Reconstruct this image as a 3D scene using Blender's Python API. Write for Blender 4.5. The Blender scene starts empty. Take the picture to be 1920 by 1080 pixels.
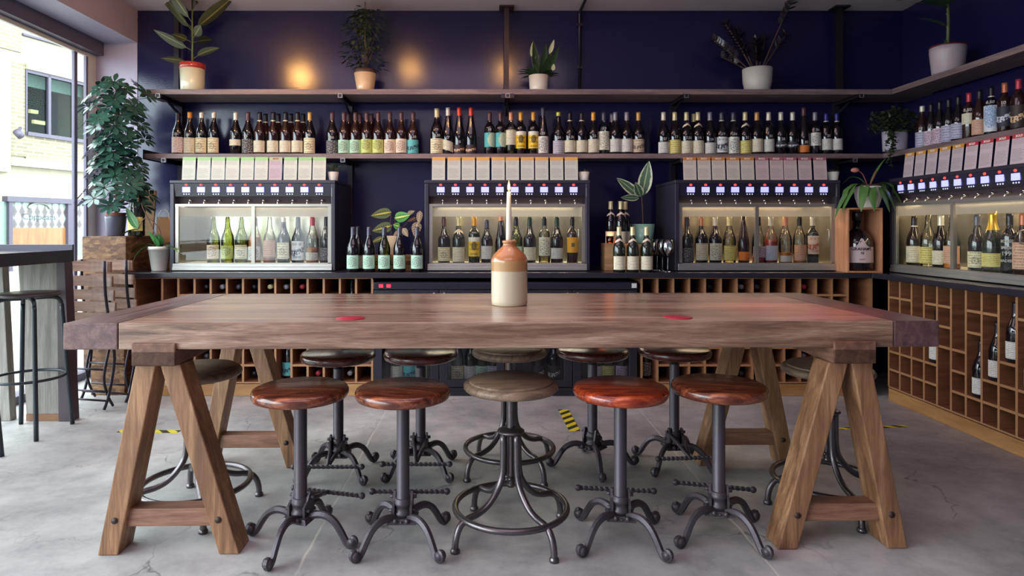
import bpy, bmesh, math, random
from mathutils import Vector, Matrix
R = math.radians
PI = math.pi
scene = bpy.context.scene
COL = scene.collection

# ------------------------------------------------------------------ camera
cam_d = bpy.data.cameras.new('camera')
cam_d.sensor_width = 36.0
cam_d.lens = 1200.0/1920*36
cam_d.shift_x = (960-913)/1920
cam_d.shift_y = -(540-427)/1920
cam_d.clip_start = .05
cam = bpy.data.objects.new('camera', cam_d)
COL.objects.link(cam)
cam.location = (0, 0, 1.1)
cam.rotation_euler = (R(90), 0, 0)
scene.camera = cam
scene.view_settings.view_transform = 'Standard'
scene.view_settings.look = 'None'
scene.view_settings.gamma = 1
scene.view_settings.exposure = 0.72

# ------------------------------------------------------------------ world (daylight through the windows)
world = bpy.data.worlds.new('world'); scene.world = world
world.use_nodes = True
bgn = world.node_tree.nodes['Background']
bgn.inputs[0].default_value = (.80, .93, 1.0, 1)
bgn.inputs[1].default_value = 6.0

def srgb(h):
    if not isinstance(h, str): return (h[0], h[1], h[2], 1)
    h = h.lstrip('#')
    c = [int(h[i:i+2], 16)/255 for i in (0, 2, 4)]
    return tuple([(x/12.92 if x <= .04045 else ((x+.055)/1.055)**2.4) for x in c]+[1])

def area(name, loc, rot, sx, sy, power, col, portal=False, spread=None):
    d = bpy.data.lights.new(name, 'AREA'); d.shape = 'RECTANGLE'; d.size = sx; d.size_y = sy
    d.energy = power; d.color = col[:3]
    if spread: d.spread = spread
    if portal: d.cycles.is_portal = True
    o = bpy.data.objects.new(name, d); COL.objects.link(o); o.location = loc; o.rotation_euler = rot
    return o
# portals in the window openings: they add no light, they only guide the daylight sampling
area('window_portal', (-2.99, 1.0, 1.25), (0, R(-90), 0), 2.4, 7.2, 1, (1, 1, 1), portal=True)
# sun on the street outside
sd = bpy.data.lights.new('sun', 'SUN'); sd.energy = 2.0; sd.color = (1, .95, .84); sd.angle = R(2)
so = bpy.data.objects.new('sun', sd); COL.objects.link(so)
so.rotation_euler = Vector((-.62, .42, -.66)).to_track_quat('-Z', 'Y').to_euler()
# added soft pink fill light under the ceiling, with no fixtures
area('ceiling_fill', (-.5, 2.6, 2.70), (0, 0, 0), 2.6, 1.6, 15, (1.0, .74, .94))
area('ceiling_fill_front', (-.5, .2, 2.70), (0, 0, 0), 2.6, 1.4, 19, (1.0, .76, .94))

# ------------------------------------------------------------------ materials
class NT:
    def __init__(s, name):
        s.m = bpy.data.materials.new(name); s.m.use_nodes = True
        s.t = s.m.node_tree; s.p = s.t.nodes['Principled BSDF']; s.out = s.t.nodes['Material Output']
    def n(s, kind, **kw):
        x = s.t.nodes.new(kind)
        for k, v in kw.items(): setattr(x, k, v)
        return x
    def set(s, sock, v):
        if isinstance(v, bpy.types.NodeSocket): s.t.links.new(v, sock)
        else: sock.default_value = v
    def math(s, op, a, b=0.0, c=None):
        x = s.n('ShaderNodeMath', operation=op); s.set(x.inputs[0], a); s.set(x.inputs[1], b)
        if c is not None: s.set(x.inputs[2], c)
        return x.outputs[0]
    def coord(s, which='Object'):
        return s.n('ShaderNodeTexCoord').outputs[which]
    def mapping(s, vec, scale=(1, 1, 1), rot=(0, 0, 0), loc=(0, 0, 0)):
        x = s.n('ShaderNodeMapping'); s.set(x.inputs[0], vec)
        x.inputs['Scale'].default_value = scale; x.inputs['Rotation'].default_value = rot; x.inputs['Location'].default_value = loc
        return x.outputs[0]
    def noise(s, vec, scale=5, detail=3, rough=.5, dist=0):
        x = s.n('ShaderNodeTexNoise'); s.set(x.inputs['Vector'], vec)
        x.inputs['Scale'].default_value = scale; x.inputs['Detail'].default_value = detail
        x.inputs['Roughness'].default_value = rough; x.inputs['Distortion'].default_value = dist
        return x.outputs[0]
    def ramp(s, fac, stops):
        x = s.n('ShaderNodeValToRGB'); s.set(x.inputs[0], fac)
        e = x.color_ramp.elements
        while len(e) < len(stops): e.new(.5)
        for i, (p, c) in enumerate(stops):
            e[i].position = p; e[i].color = srgb(c) if isinstance(c, str) else (c, c, c, 1) if not hasattr(c, '__len__') else srgb(c)
        return x.outputs[0]
    def mix(s, f, a, b, mode='MIX'):
        x = s.n('ShaderNodeMix', data_type='RGBA', blend_type=mode); s.set(x.inputs[0], f)
        s.set(x.inputs[6], srgb(a) if isinstance(a, (str, tuple)) else a); s.set(x.inputs[7], srgb(b) if isinstance(b, (str, tuple)) else b)
        return x.outputs[2]
    def bump(s, h, strength=.3, dist=.01):
        x = s.n('ShaderNodeBump'); s.set(x.inputs['Height'], h)
        x.inputs['Strength'].default_value = strength; x.inputs['Distance'].default_value = dist
        s.t.links.new(x.outputs[0], s.p.inputs['Normal'])
    def base(s, c): s.set(s.p.inputs['Base Color'], srgb(c) if isinstance(c, (str, tuple)) else c)
    def rough(s, v): s.set(s.p.inputs['Roughness'], v)

_mc = {}
def pm(name, col, rough=.5, metal=0, coat=0, emis=None, es=0, bump=0, bscale=60, spec=None):
    if name in _mc: return _mc[name]
    n = NT(name); 
    n.rough(rough); n.p.inputs['Metallic'].default_value = metal
    n.p.inputs['Coat Weight'].default_value = coat
    if spec is not None: n.p.inputs['Specular IOR Level'].default_value = spec
    if emis:
        n.base(col)
        n.p.inputs['Emission Color'].default_value = srgb(emis); n.p.inputs['Emission Strength'].default_value = es
    else:
        # a little procedural variation in every surface
        f = n.noise(n.coord(), 9, 2)
        c = srgb(col)
        d = tuple(x*.86 for x in c[:3]); e = tuple(min(1, x*1.1) for x in c[:3])
        n.base(n.mix(f, d, e))
    if bump: n.bump(n.noise(n.coord(), bscale, 3), bump, .004)
    _mc[name] = n.m
    return n.m

def glassy(name, tint, gloss=1.0, base=0, rough=.02):
    """thin glass: tinted transmission with a fresnel reflection"""
    if name in _mc: return _mc[name]
    n = NT(name)
    tr = n.n('ShaderNodeBsdfTransparent'); tr.inputs[0].default_value = srgb(tint)
    gl = n.n('ShaderNodeBsdfGlossy'); gl.inputs['Roughness'].default_value = rough
    lw = n.n('ShaderNodeFresnel'); lw.inputs[0].default_value = 1.45
    mx = n.n('ShaderNodeMixShader')
    f = n.math('MULTIPLY', lw.outputs[0], gloss); f = n.math('ADD', f, base)
    n.t.links.new(f, mx.inputs[0]); n.t.links.new(tr.outputs[0], mx.inputs[1]); n.t.links.new(gl.outputs[0], mx.inputs[2])
    n.t.links.new(mx.outputs[0], n.out.inputs[0])
    _mc[name] = n.m
    return n.m

def wood(name, c1, c2, c3=None, axis='X', scale=1.0, rough=.45, coat=0, stretch=14, bump=.25, knots=True, spec=None):
    if name in _mc: return _mc[name]
    n = NT(name)
    co = n.coord()
    sc = {'X': (1, stretch, stretch), 'Y': (stretch, 1, stretch), 'Z': (stretch, stretch, 1)}[axis]
    v = n.mapping(co, tuple(s*scale for s in sc))
    g = n.noise(v, 2.2, 6, .62, .6)
    g2 = n.noise(n.mapping(co, tuple(s*scale*3 for s in sc)), 6, 3, .6)
    big = n.noise(co, 2.5*scale, 3)
    col = n.ramp(g, [(.32, c1), (.5, c2), (.68, c3 or c2)])
    col = n.mix(n.math('MULTIPLY', n.ramp(g2, [(.4, 0.0), (.62, 1.0)]), .42), col, c1)
    col = n.mix(n.math('MULTIPLY', n.ramp(big, [(.42, 0.0), (.68, 1.0)]), .45), col, c1)
    if knots:
        vo = n.n('ShaderNodeTexVoronoi'); n.set(vo.inputs['Vector'], n.mapping(co, tuple(s*scale*(1.0 if s == 1 else .16) for s in sc), loc=(.3, .2, .7)))
        vo.inputs['Scale'].default_value = 2.6
        k = n.ramp(n.math('ADD', vo.outputs['Distance'], n.math('MULTIPLY', g2, .04)), [(.05, 1.0), (.12, 0.0)])
        col = n.mix(n.math('MULTIPLY', k, .7), col, tuple(x*.3 for x in srgb(c1)[:3]))
    n.base(col); n.rough(n.math('MULTIPLY_ADD', g, .25, rough-.1))
    n.p.inputs['Coat Weight'].default_value = coat; n.p.inputs['Coat Roughness'].default_value = .22
    if spec is not None: n.p.inputs['Specular IOR Level'].default_value = spec
    n.bump(g, bump, .003)
    _mc[name] = n.m
    return n.m

# ------------------------------------------------------------------ mesh builder
class MB:
    def __init__(s): s.v = []; s.f = []; s.sm = []; s.uv = {}; s.M = Matrix.Identity(4)
    def add(s, vs, fs, smooth=False, uvs=None):
        b = len(s.v)
        for p in vs: s.v.append(tuple(s.M @ Vector(p)))
        if uvs:
            for i, u in enumerate(uvs): s.uv[b+i] = u
        for f in fs: s.f.append(tuple(b+i for i in f)); s.sm.append(smooth)
        return s
    def box(s, x0, x1, y0, y1, z0, z1):
        return s.add([(x0, y0, z0), (x1, y0, z0), (x1, y1, z0), (x0, y1, z0), (x0, y0, z1), (x1, y0, z1), (x1, y1, z1), (x0, y1, z1)],
                     [(0, 3, 2, 1), (4, 5, 6, 7), (0, 1, 5, 4), (1, 2, 6, 5), (2, 3, 7, 6), (3, 0, 4, 7)])
    def hexa(s, bot, top):
        return s.add(list(bot)+list(top), [(0, 3, 2, 1), (4, 5, 6, 7), (0, 1, 5, 4), (1, 2, 6, 5), (2, 3, 7, 6), (3, 0, 4, 7)])
    def prism(s, poly, a, b, axis='Y'):
        """poly of (u,w); extruded from a to b along axis"""
        def P(u, w, t): return {'Y': (u, t, w), 'X': (t, u, w), 'Z': (u, w, t)}[axis]
        n = len(poly)
        vs = [P(u, w, a) for u, w in poly]+[P(u, w, b) for u, w in poly]
        fs = [tuple(range(n)), tuple(reversed(range(n, 2*n)))]+[(i, i+n, (i+1) % n+n, (i+1) % n) for i in range(n)]
        return s.add(vs, fs)
    def lathe(s, prof, seg=20, c=(0, 0, 0), a0=0, a1=2*PI, smooth=True, uv=False, scale=(1, 1)):
        full = abs(a1-a0-2*PI) < 1e-6
        na = seg if full else seg+1
        vs = []; uvs = []
        zs = [p[1] for p in prof]; zl, zh = min(zs), max(zs)
        for r, z in prof:
            for i in range(na):
                a = a0+(a1-a0)*i/seg
                vs.append((c[0]+math.cos(a)*r*scale[0], c[1]+math.sin(a)*r*scale[1], c[2]+z))
                uvs.append((i/seg, (z-zl)/max(1e-6, zh-zl)))
        fs = []
        for j in range(len(prof)-1):
            for i in range(seg):
                k = (i+1) % na if full else i+1
                fs.append((j*na+i, j*na+k, (j+1)*na+k, (j+1)*na+i))
        return s.add(vs, fs, smooth, uvs if uv else None)
    def tube(s, pts, r, seg=10, closed=False, caps=True, smooth=True, twist=0, flat=1.0, up=None):
        pts = [Vector(p) for p in pts]; n = len(pts)
        rs = r if isinstance(r, (list, tuple)) else [r]*n
        T = []
        for i in range(n):
            if closed: t = pts[(i+1) % n]-pts[i-1]
            elif i == 0: t = pts[1]-pts[0]
            elif i == n-1: t = pts[-1]-pts[-2]
            else: t = (pts[i+1]-pts[i]).normalized()+(pts[i]-pts[i-1]).normalized()
            T.append(t.normalized())
        u = Vector(up) if up else (Vector((0, 0, 1)) if abs(T[0].z) < .9 else Vector((1, 0, 0)))
        N = (u-T[0]*u.dot(T[0])).normalized()
        vs = []
        for i in range(n):
            if i: 
                N = N-T[i]*N.dot(T[i]); N.normalize()
            B = T[i].cross(N)
            for k in range(seg):
                a = 2*PI*(k+.5)/seg+twist*i
                vs.append(pts[i]+(N*math.cos(a)*flat+B*math.sin(a))*rs[i])
        fs = []
        m = n if closed else n-1
        for i in range(m):
            j = (i+1) % n
            for k in range(seg):
                l = (k+1) % seg
                fs.append((i*seg+k, i*seg+l, j*seg+l, j*seg+k))
        if caps and not closed:
            fs.append(tuple(reversed(range(seg)))); fs.append(tuple(range((n-1)*seg, n*seg)))
        return s.add(vs, fs, smooth)
    def cyl(s, p0, p1, r, seg=14, smooth=True): return s.tube([p0, p1], r, seg, smooth=smooth)
    def ball(s, c, r, seg=12, rings=8, sc=(1, 1, 1)):
        prof = [(r*math.sin(PI*j/rings)+1e-5, -r*math.cos(PI*j/rings)) for j in range(rings+1)]
        M = s.M; s.M = M @ Matrix.Translation(c) @ Matrix.Diagonal((*sc, 1))
        s.lathe(prof, seg); s.M = M
        return s
    def leaf(s, base, d, L, w, droop=.3, n=6, fold=.18, side=None, shape=1.0, curl=0):
        base = Vector(base); d = Vector(d).normalized()
        sd = Vector(side) if side is not None else d.cross(Vector((0, 0, 1)))
        if sd.length < .05: sd = Vector((1, 0, 0))
        sd = (sd-d*sd.dot(d)).normalized(); up = sd.cross(d).normalized()
        if up.z < 0 and side is None: up = -up
        p = base.copy(); vs = []; uvs = []
        for i in range(n+1):
            t = i/n
            ww = w*.5*(math.sin(PI*(t**(.75*shape)))**.8 if 0 < t < 1 else .02)
            dd = (d-Vector((0, 0, 1))*droop*t*1.6+up*curl*t).normalized()
            if i: p = p+dd*(L/n)
            u2 = sd.cross(dd).normalized()
            if u2.dot(up) < 0: u2 = -u2
            vs += [p-sd*ww+u2*ww*fold*2, p, p+sd*ww+u2*ww*fold*2]
            uvs += [(0, t), (.5, t), (1, t)]
        fs = []
        for i in range(n):
            a = 3*i
            fs += [(a, a+1, a+4, a+3), (a+1, a+2, a+5, a+4)]
        s.add(vs, fs, True, uvs); return p
    def mesh(s, name):
        me = bpy.data.meshes.new(name); me.from_pydata(s.v, [], s.f)
        me.polygons.foreach_set('use_smooth', s.sm)
        if s.uv:
            l = me.uv_layers.new(name='UVMap')
            for lp in me.loops: l.data[lp.index].uv = s.uv.get(lp.vertex_index, (0, 0))
        me.update(); return me
    def obj(s, name, mat, parent=None, bevel=0, loc=None):
        me = s.mesh(name); me.materials.append(mat)
        return link(name, me, parent, bevel, loc)

def link(name, me, parent=None, bevel=0, loc=None, rot=None, kind=None):
    o = bpy.data.objects.new(name, me); COL.objects.link(o)
    if parent is not None: o.parent = parent
    if loc: o.location = loc
    if rot: o.rotation_euler = rot
    if bevel:
        b = o.modifiers.new('bevel', 'BEVEL'); b.width = bevel; b.segments = 2; b.limit_method = 'ANGLE'; b.angle_limit = R(40)
    if kind: o['kind'] = kind
    return o

def tag(o, label, cat, group=None, kind=None):
    o['label'] = label; o['category'] = cat
    if group: o['group'] = group
    if kind: o['kind'] = kind
    return o

def empty(name, loc=(0, 0, 0), rz=0, label=None, cat=None, group=None):
    o = bpy.data.objects.new(name, None); COL.objects.link(o); o.location = loc; o.rotation_euler = (0, 0, rz)
    o.empty_display_size = .1
    if label: tag(o, label, cat, group)
    return o

def struct(name, mb, mat, bevel=0):
    o = mb.obj(name, mat, None, bevel); o['kind'] = 'structure'; return o

def copy_tree(o, parent=None):
    c = o.copy(); COL.objects.link(c)
    if parent is not None: c.parent = parent
    for ch in o.children: copy_tree(ch, c)
    return c

def W(px, py, D): return Vector(((px-913)/1200*D, D, 1.1-(py-427)/1200*D))
def XD(px, D): return (px-913)/1200*D
ORD = ['first', 'second', 'third', 'fourth', 'fifth', 'sixth', 'seventh', 'eighth', 'ninth', 'tenth', 'eleventh', 'twelfth', 'thirteenth', 'fourteenth', 'fifteenth', 'sixteenth']

_tc = {}
def text_mesh(s, size, align='CENTER', ext=.0002, bold=0.0):
    k = (s, size, align, ext, bold)
    if k in _tc: return _tc[k]
    c = bpy.data.curves.new('lettering', 'FONT'); c.body = s; c.size = size; c.align_x = align; c.extrude = ext; c.offset = bold; c.resolution_u = 2
    o = bpy.data.objects.new('lettering', c); COL.objects.link(o)
    dg = bpy.context.evaluated_depsgraph_get()
    me = bpy.data.meshes.new_from_object(o.evaluated_get(dg))
    bpy.data.objects.remove(o)
    _tc[k] = me; return me

def text_on(s, size, mat, parent, loc, rot=(PI/2, 0, 0), name='lettering', align='CENTER', bold=0.0):
    me = text_mesh(s, size, align, bold=bold).copy(); me.materials.clear(); me.materials.append(mat)
    return link(name, me, parent, 0, loc, rot)

# ------------------------------------------------------------------ shared materials
def concrete():
    n = NT('polished_concrete'); co = n.coord()
    a = n.noise(co, 1.1, 5, .6, .4); b = n.noise(co, 7, 6, .65); c = n.noise(co, 40, 4, .7)
    col = n.ramp(a, [(.34, '#868384'), (.5, '#adaba8'), (.64, '#cbc9c4')])
    col = n.mix(n.math('MULTIPLY', n.ramp(b, [(.42, 0.0), (.68, 1.0)]), .38), col, '#676266')
    col = n.mix(n.math('MULTIPLY', n.ramp(c, [(.4, 0.0), (.65, 1.0)]), .18), col, '#c4c2c2')
    # hairline cracks
    wv = n.n('ShaderNodeVectorMath', operation='ADD'); n.set(wv.inputs[0], co)
    nn = n.n('ShaderNodeTexNoise'); nn.inputs['Scale'].default_value = 4; nn.inputs['Detail'].default_value = 4; n.set(nn.inputs['Vector'], co)
    sc = n.n('ShaderNodeVectorMath', operation='SCALE'); n.set(sc.inputs[0], nn.outputs['Color']); sc.inputs['Scale'].default_value = .45
    n.set(wv.inputs[1], sc.outputs[0])
    vo = n.n('ShaderNodeTexVoronoi', feature='DISTANCE_TO_EDGE'); n.set(vo.inputs['Vector'], wv.outputs[0]); vo.inputs['Scale'].default_value = 1.6
    cr = n.ramp(vo.outputs['Distance'], [(.0, 1.0), (.009, 0.0)])
    cr = n.math('MULTIPLY', cr, n.ramp(n.noise(co, 1.7, 2), [(.45, 0.0), (.6, 1.0)]))
    col = n.mix(n.math('MULTIPLY', cr, .6), col, '#3e3836')
    # saw-cut joints running away from the front, with pale residue
    sx = n.n('ShaderNodeSeparateXYZ'); n.set(sx.inputs[0], co)
    jx = None
    wob = n.math('MULTIPLY', n.math('SUBTRACT', n.noise(co, 9, 3), .5), .02)
    for x0 in (-.61, .92):
        d = n.math('ABSOLUTE', n.math('ADD', n.math('SUBTRACT', sx.outputs[0], x0), wob))
        j = n.ramp(d, [(.0, 1.0), (.0075, 0.0)])
        jx = j if jx is None else n.math('MAXIMUM', jx, j)
    col = n.mix(n.math('MULTIPLY', jx, n.ramp(n.noise(co, 6, 3), [(.35, .15), (.6, .9)])), col, '#d8cfc0')
    n.base(col)
    n.rough(n.ramp(b, [(.3, .30), (.7, .52)]))
    n.bump(n.math('SUBTRACT', n.math('MULTIPLY', b, .4), n.math('MAXIMUM', cr, jx)), .18, .004)
    return n.m
M_floor = concrete()
def wallpaint(name, c1, c2, rough, bs=.1):
    n = NT(name); co = n.coord()
    a = n.noise(co, 1.5, 3); b = n.noise(n.mapping(co, (1, 1, 3)), 70, 4)
    n.base(n.mix(a, c1, c2)); n.rough(rough); n.bump(n.math('ADD', b, n.math('MULTIPLY', n.noise(co, 5, 2), 2.0)), bs, .004)
    return n.m
M_navy = wallpaint('navy_gloss_paint', '#16153a', '#201e4c', .17, .08)
M_lilac = wallpaint('pale_lilac_paint', '#a49db4', '#afa8be', .45)
M_ceil = wallpaint('ceiling_paint', '#c6b8be', '#cfc2c6', .7)
M_black = pm('black_powder_coat', '#26222e', .42, .0)
M_steelb = pm('dark_steel', '#35303a', .38, .6)
M_iron = pm('cast_iron', '#4c4349', .42, .35, bump=.15)
M_tubest = pm('worn_steel_tube', '#6a6264', .30, .85, bump=.1)
M_silver = pm('brushed_steel', '#b9b6b0', .38, .8)
M_chrome = pm('chrome', '#d8d6d2', .12, 1)
M_counter = pm('counter_black', '#2a2730', .22)
M_white = pm('white_glaze', '#dcd8cc', .35, coat=.3)
M_soil = pm('soil', '#2a1c16', .95, bump=.5)
M_table = wood('oak_table_top', '#5c4034', '#a07c66', '#c8a890', 'X', .9, .30, .25)
def _planks(m, w=.19):
    t = m.node_tree; p = t.nodes['Principled BSDF']; src = p.inputs['Base Color'].links[0].from_socket
    n = NT.__new__(NT); n.m = m; n.t = t; n.p = p
    sx = n.n('ShaderNodeSeparateXYZ'); n.set(sx.inputs[0], n.coord())
    yy = n.math('DIVIDE', n.math('ADD', sx.outputs[1], 3.0), w)
    row = n.math('FLOOR', yy); wn = n.n('ShaderNodeTexWhiteNoise', noise_dimensions='1D'); n.set(wn.inputs['W'], row)
    tone = n.mix(wn.outputs['Value'], (.70, .68, .68), (1.0, 1.0, .98))
    c = n.mix(1.0, src, tone, 'MULTIPLY')
    seam = n.math('LESS_THAN', n.math('PINGPONG', yy, .5), .008)
    c = n.mix(n.math('MULTIPLY', seam, .7), c, '#2c1c14')
    n.base(c)
_planks(M_table)
M_table_edge = wood('oak_board_end', '#4b3434', '#704e49', '#89665c', 'Y', .9, .32, .12)
M_trestle = wood('oak_trestle', '#66452e', '#966a48', '#b68c66', 'Z', 1.0, .5)
M_trestle_h = wood('oak_trestle_beam', '#563a30', '#7c5644', '#946a54', 'Y', 1.0, .5)
M_trestle_x = wood('oak_trestle_stretcher', '#614030', '#8b604a', '#a3765e', 'X', 1.0, .5)
M_shelf = wood('shelf_board', '#625054', '#86706f', '#a58c84', 'X', 1.0, .4, .1)
M_shelf_y = wood('shelf_board_side', '#625054', '#86706f', '#a58c84', 'Y', 1.0, .4, .1)
M_seat = wood('varnished_seat', '#32130c', '#7d3a22', '#b8683c', 'X', 2.4, .22, .6, 8, .1, False)
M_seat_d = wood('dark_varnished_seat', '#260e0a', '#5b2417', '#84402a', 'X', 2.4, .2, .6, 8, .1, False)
M_seat_o = wood('orange_varnished_seat', '#561810', '#a83c1a', '#d8662e', 'X', 2.4, .2, .6, 8, .1, False)
M_seat_g = wood('weathered_seat', '#5c483a', '#8c725c', '#a88c70', 'X', 2.4, .45, .05, 8, .2, False)
M_rack = wood('rack_ply', '#6a4430', '#84583e', '#946648', 'Z', 1.2, .55, 0, 10, .05, False)
M_pine = wood('pine_plinth', '#94683c', '#b0824e', '#be925e', 'X', 1.0, .5, 0, 12, .05, False)
M_crate = wood('pale_crate', '#8b6544', '#b28a5e', '#c59e70', 'X', 1.5, .55, 0, 12, .05, False)
M_cork = pm('label_cream', '#e2dac0', .6)
M_leafd = pm('dark_leaf', '#24482f', .35, coat=.2)
# ================================================================== THE ROOM
YB, XR, ZC = 4.85, 3.15, 2.745
struct('floor', MB().box(-3.1, XR+.1, -2.6, YB+.1, -.1, 0), M_floor)
struct('ceiling', MB().box(-2.647, XR+.1, -2.6, YB+.1, ZC, ZC+.12), M_ceil)
struct('wall_back', MB().box(-2.647, XR+.1, YB, YB+.12, 0, ZC), M_navy)
struct('trim_1', MB().box(-2.647, XR, YB-.006, YB, ZC-.075, ZC-.069), M_navy)
struct('wall_right', MB().box(XR, XR+.12, -2.6, YB, 0, ZC), M_navy)
struct('wall_pier', MB().box(-3.05, -2.647, YB-.005, YB+.12, 0, 2.5), M_lilac)
struct('beam_left', MB().box(-3.25, -2.647, -2.6, YB+.12, 2.5, ZC+.12), M_lilac)
# front wall behind the camera: solid to the right, glazed to the left
struct('wall_front', MB().box(-.85, XR+.1, -2.6, -2.5, 0, ZC).box(-3.1, -.85, -2.6, -2.5, 0, ZC), M_lilac)
M_pane = glassy('window_glass', (.97, .99, .98), .9)
M_frame = pm('window_frame_grey', '#5b5468', .4)
M_frame_w = pm('window_frame_white', '#d6d4cc', .45)
wf = MB()
wf.box(-3.02, -2.90, -2.5, YB, 2.40, 2.5)
wf.box(-2.985, -2.965, 4.60, 4.635, 0, 2.4)
wf.box(-2.985, -2.965, 4.735, 4.755, 0, 2.4)
wf.box(-3.02, -2.92, -2.5, YB, 0, .05)
for y in (1.2, -1.2): wf.box(-3.02, -2.94, y, y+.07, 0, 2.42)
win = struct('window_1', wf, M_frame)
sash = MB()
sash.box(-2.99, -2.96, 4.755, YB, .05, 2.4)
sash.box(-2.985, -2.96, -2.5, 4.755, 2.37, 2.398)
sash.obj('sash', M_frame_w, win)
MB().add([(-2.975, -2.5, .04), (-2.975, 4.6, .04), (-2.975, 4.6, 2.4), (-2.975, -2.5, 2.4)], [(0, 1, 2, 3)]).obj('pane', M_pane, win)

# ---- outside: pavement and the building across the street
n = NT('street_paving'); co = n.coord()
br = n.n('ShaderNodeTexBrick'); n.set(br.inputs['Vector'], n.mapping(co, (1.6, 1.6, 1.6)))
br.inputs['Color1'].default_value = srgb('#807c74'); br.inputs['Color2'].default_value = srgb('#75726a'); br.inputs['Mortar'].default_value = srgb('#5c5952')
br.inputs['Scale'].default_value = 1.0; br.inputs['Mortar Size'].default_value = .012
n.base(br.outputs[0]); n.rough(.8)
struct('ground', MB().box(-40, -3.1, -14, 60, -.14, -.04).box(-3.1, 6, -14, -2.6, -.14, -.04), n.m)

def fac_D(px): return 18.0/(.3225+(913-px)/1200)
UF = Vector((.3225, 1, 0)).normalized(); NF = Vector((UF.y, -UF.x, 0))
P0 = Vector((-12.195, 18, 0))
def fbox(mb, px0, px1, y0, y1, d0=0.0, d1=.1, ref=None):
    """a box on the facade: horizontal extent by two sight lines, heights as seen at the sight line ref"""
    D0, D1 = fac_D(px0), fac_D(px1); Dr = fac_D(ref if ref is not None else px0)
    z1 = 1.1-(y0-427)/1200*Dr; z0 = 1.1-(y1-427)/1200*Dr
    a = P0+Vector((.3225, 1, 0))*(D0-18); b = P0+Vector((.3225, 1, 0))*(D1-18)
    vs = []
    for z in (z0, z1):
        for q, d in ((a, d0), (b, d0), (b, d1), (a, d1)):
            w = q+NF*d; vs.append((w.x, w.y, z))
    mb.add(vs, [(0, 1, 2, 3), (7, 6, 5, 4), (4, 5, 1, 0), (5, 6, 2, 1), (6, 7, 3, 2), (7, 4, 0, 3)])
    return mb
bld = empty('building', P0, 0, 'cream rendered building with pale brick and dark windows, across the street beyond the glass', 'building')
def bpart(name, mb, mat, parent=None, kind=None):
    o = mb.obj(name, mat, parent or bld); 
    if (parent or bld) is bld: o.location = -P0
    return o
M_render = pm('cream_render', '#968f7c', .85)
n = NT('pale_brick'); co = n.coord()
mp = n.n('ShaderNodeMapping'); n.set(mp.inputs[0], co); mp.inputs['Rotation'].default_value = (R(90), 0, 0)
sx = n.n('ShaderNodeSeparateXYZ'); n.set(sx.inputs[0], co); cb = n.n('ShaderNodeCombineXYZ')
n.t.links.new(sx.outputs[1], cb.inputs[0]); n.t.links.new(sx.outputs[2], cb.inputs[1])
br = n.n('ShaderNodeTexBrick'); n.set(br.inputs['Vector'], cb.outputs[0])
br.inputs['Color1'].default_value = srgb('#756d57'); br.inputs['Color2'].default_value = srgb('#655e4c'); br.inputs['Mortar'].default_value = srgb('#7d7764')
br.inputs['Scale'].default_value = 1.0; br.inputs['Mortar Size'].default_value = .02; br.inputs['Brick Width'].default_value = .3; br.inputs['Row Height'].default_value = .1
n.base(br.outputs[0]); n.rough(.85); M_brick = n.m
M_win_d = pm('office_window_frame', '#3f3a48', .5)
M_office = pm('office_interior', '#2a2a30', .8)
M_olamp = pm('office_lamp', '#fff0c0', .5, emis='#ffe8b0', es=.9)
M_oglass = glassy('office_glass', (.62, .68, .66), .15, .0)
bpart('wall', fbox(MB(), -400, 46, -500, 520, -1.2, 0).box(0, 0, 0, 0, 0, 0), M_render)
bpart('wall', fbox(fbox(fbox(MB(), 46, 400, 252, 372, -1.2, 0, 46), 46, 400, -500, 132, -1.2, 0, 46), 160, 400, 132, 252, -1.2, 0, 46), M_render)
bpart('brick_panel', fbox(fbox(MB(), 10, 46, 112, 290, 0, .06, 10), 46, 260, 250, 300, 0, .06, 46), M_brick)
bpart('brick_panel', fbox(MB(), -80, 38, -60, 92, 0, .06, 10), M_brick)
bpart('band', fbox(fbox(MB(), 12, 300, 296, 311, 0, .22, 20), -60, 12, 100, 322, 0, .16, 0), M_render)
bpart('band', fbox(MB(), 46, 300, 118, 130, 0, .15, 46), M_render)
ow = MB()
fbox(ow, 44, 46.5, 130, 254, -.02, .1, 46); fbox(ow, 86, 91, 132, 252, -.02, .1, 46); fbox(ow, 134, 138, 132, 252, -.02, .1, 46)
fbox(ow, 46, 160, 130, 136, -.02, .1, 46); fbox(ow, 46, 160, 247, 254, -.02, .14, 46); fbox(ow, 158, 160, 132, 252, -.02, .1, 46)
w_ = bpart('window', ow, M_win_d)
fbox(MB(), 46, 160, 132, 252, .02, .03, 46).obj('pane', M_oglass, w_)
fbox(MB(), 46, 160, 132, 252, -1.2, -1.1, 46).obj('room', M_office, w_)
for (a, b, y0) in ((58, 80, 172), (52, 84, 197), (52, 88, 218), (104, 118, 190), (110, 132, 210), (112, 134, 240)):
    fbox(MB(), a, b, y0, y0+7, -1.05, -.95, 46).obj('office_lamp', M_olamp, w_)
fbox(MB(), 46, 160, 132, 158, -.2, -.15, 46).obj('blind', pm('office_blind', '#8c9c98', .7), w_)
w2 = bpart('window', fbox(fbox(MB(), 38, 200, 62, 66, 0, .12, 38), 38, 200, 42, 45, 0, .12, 38), M_win_d)
fbox(MB(), 38, 200, 45, 62, 0, .04, 38).obj('pane', pm('upper_pane', '#b7c4c0', .15), w2)
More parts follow.
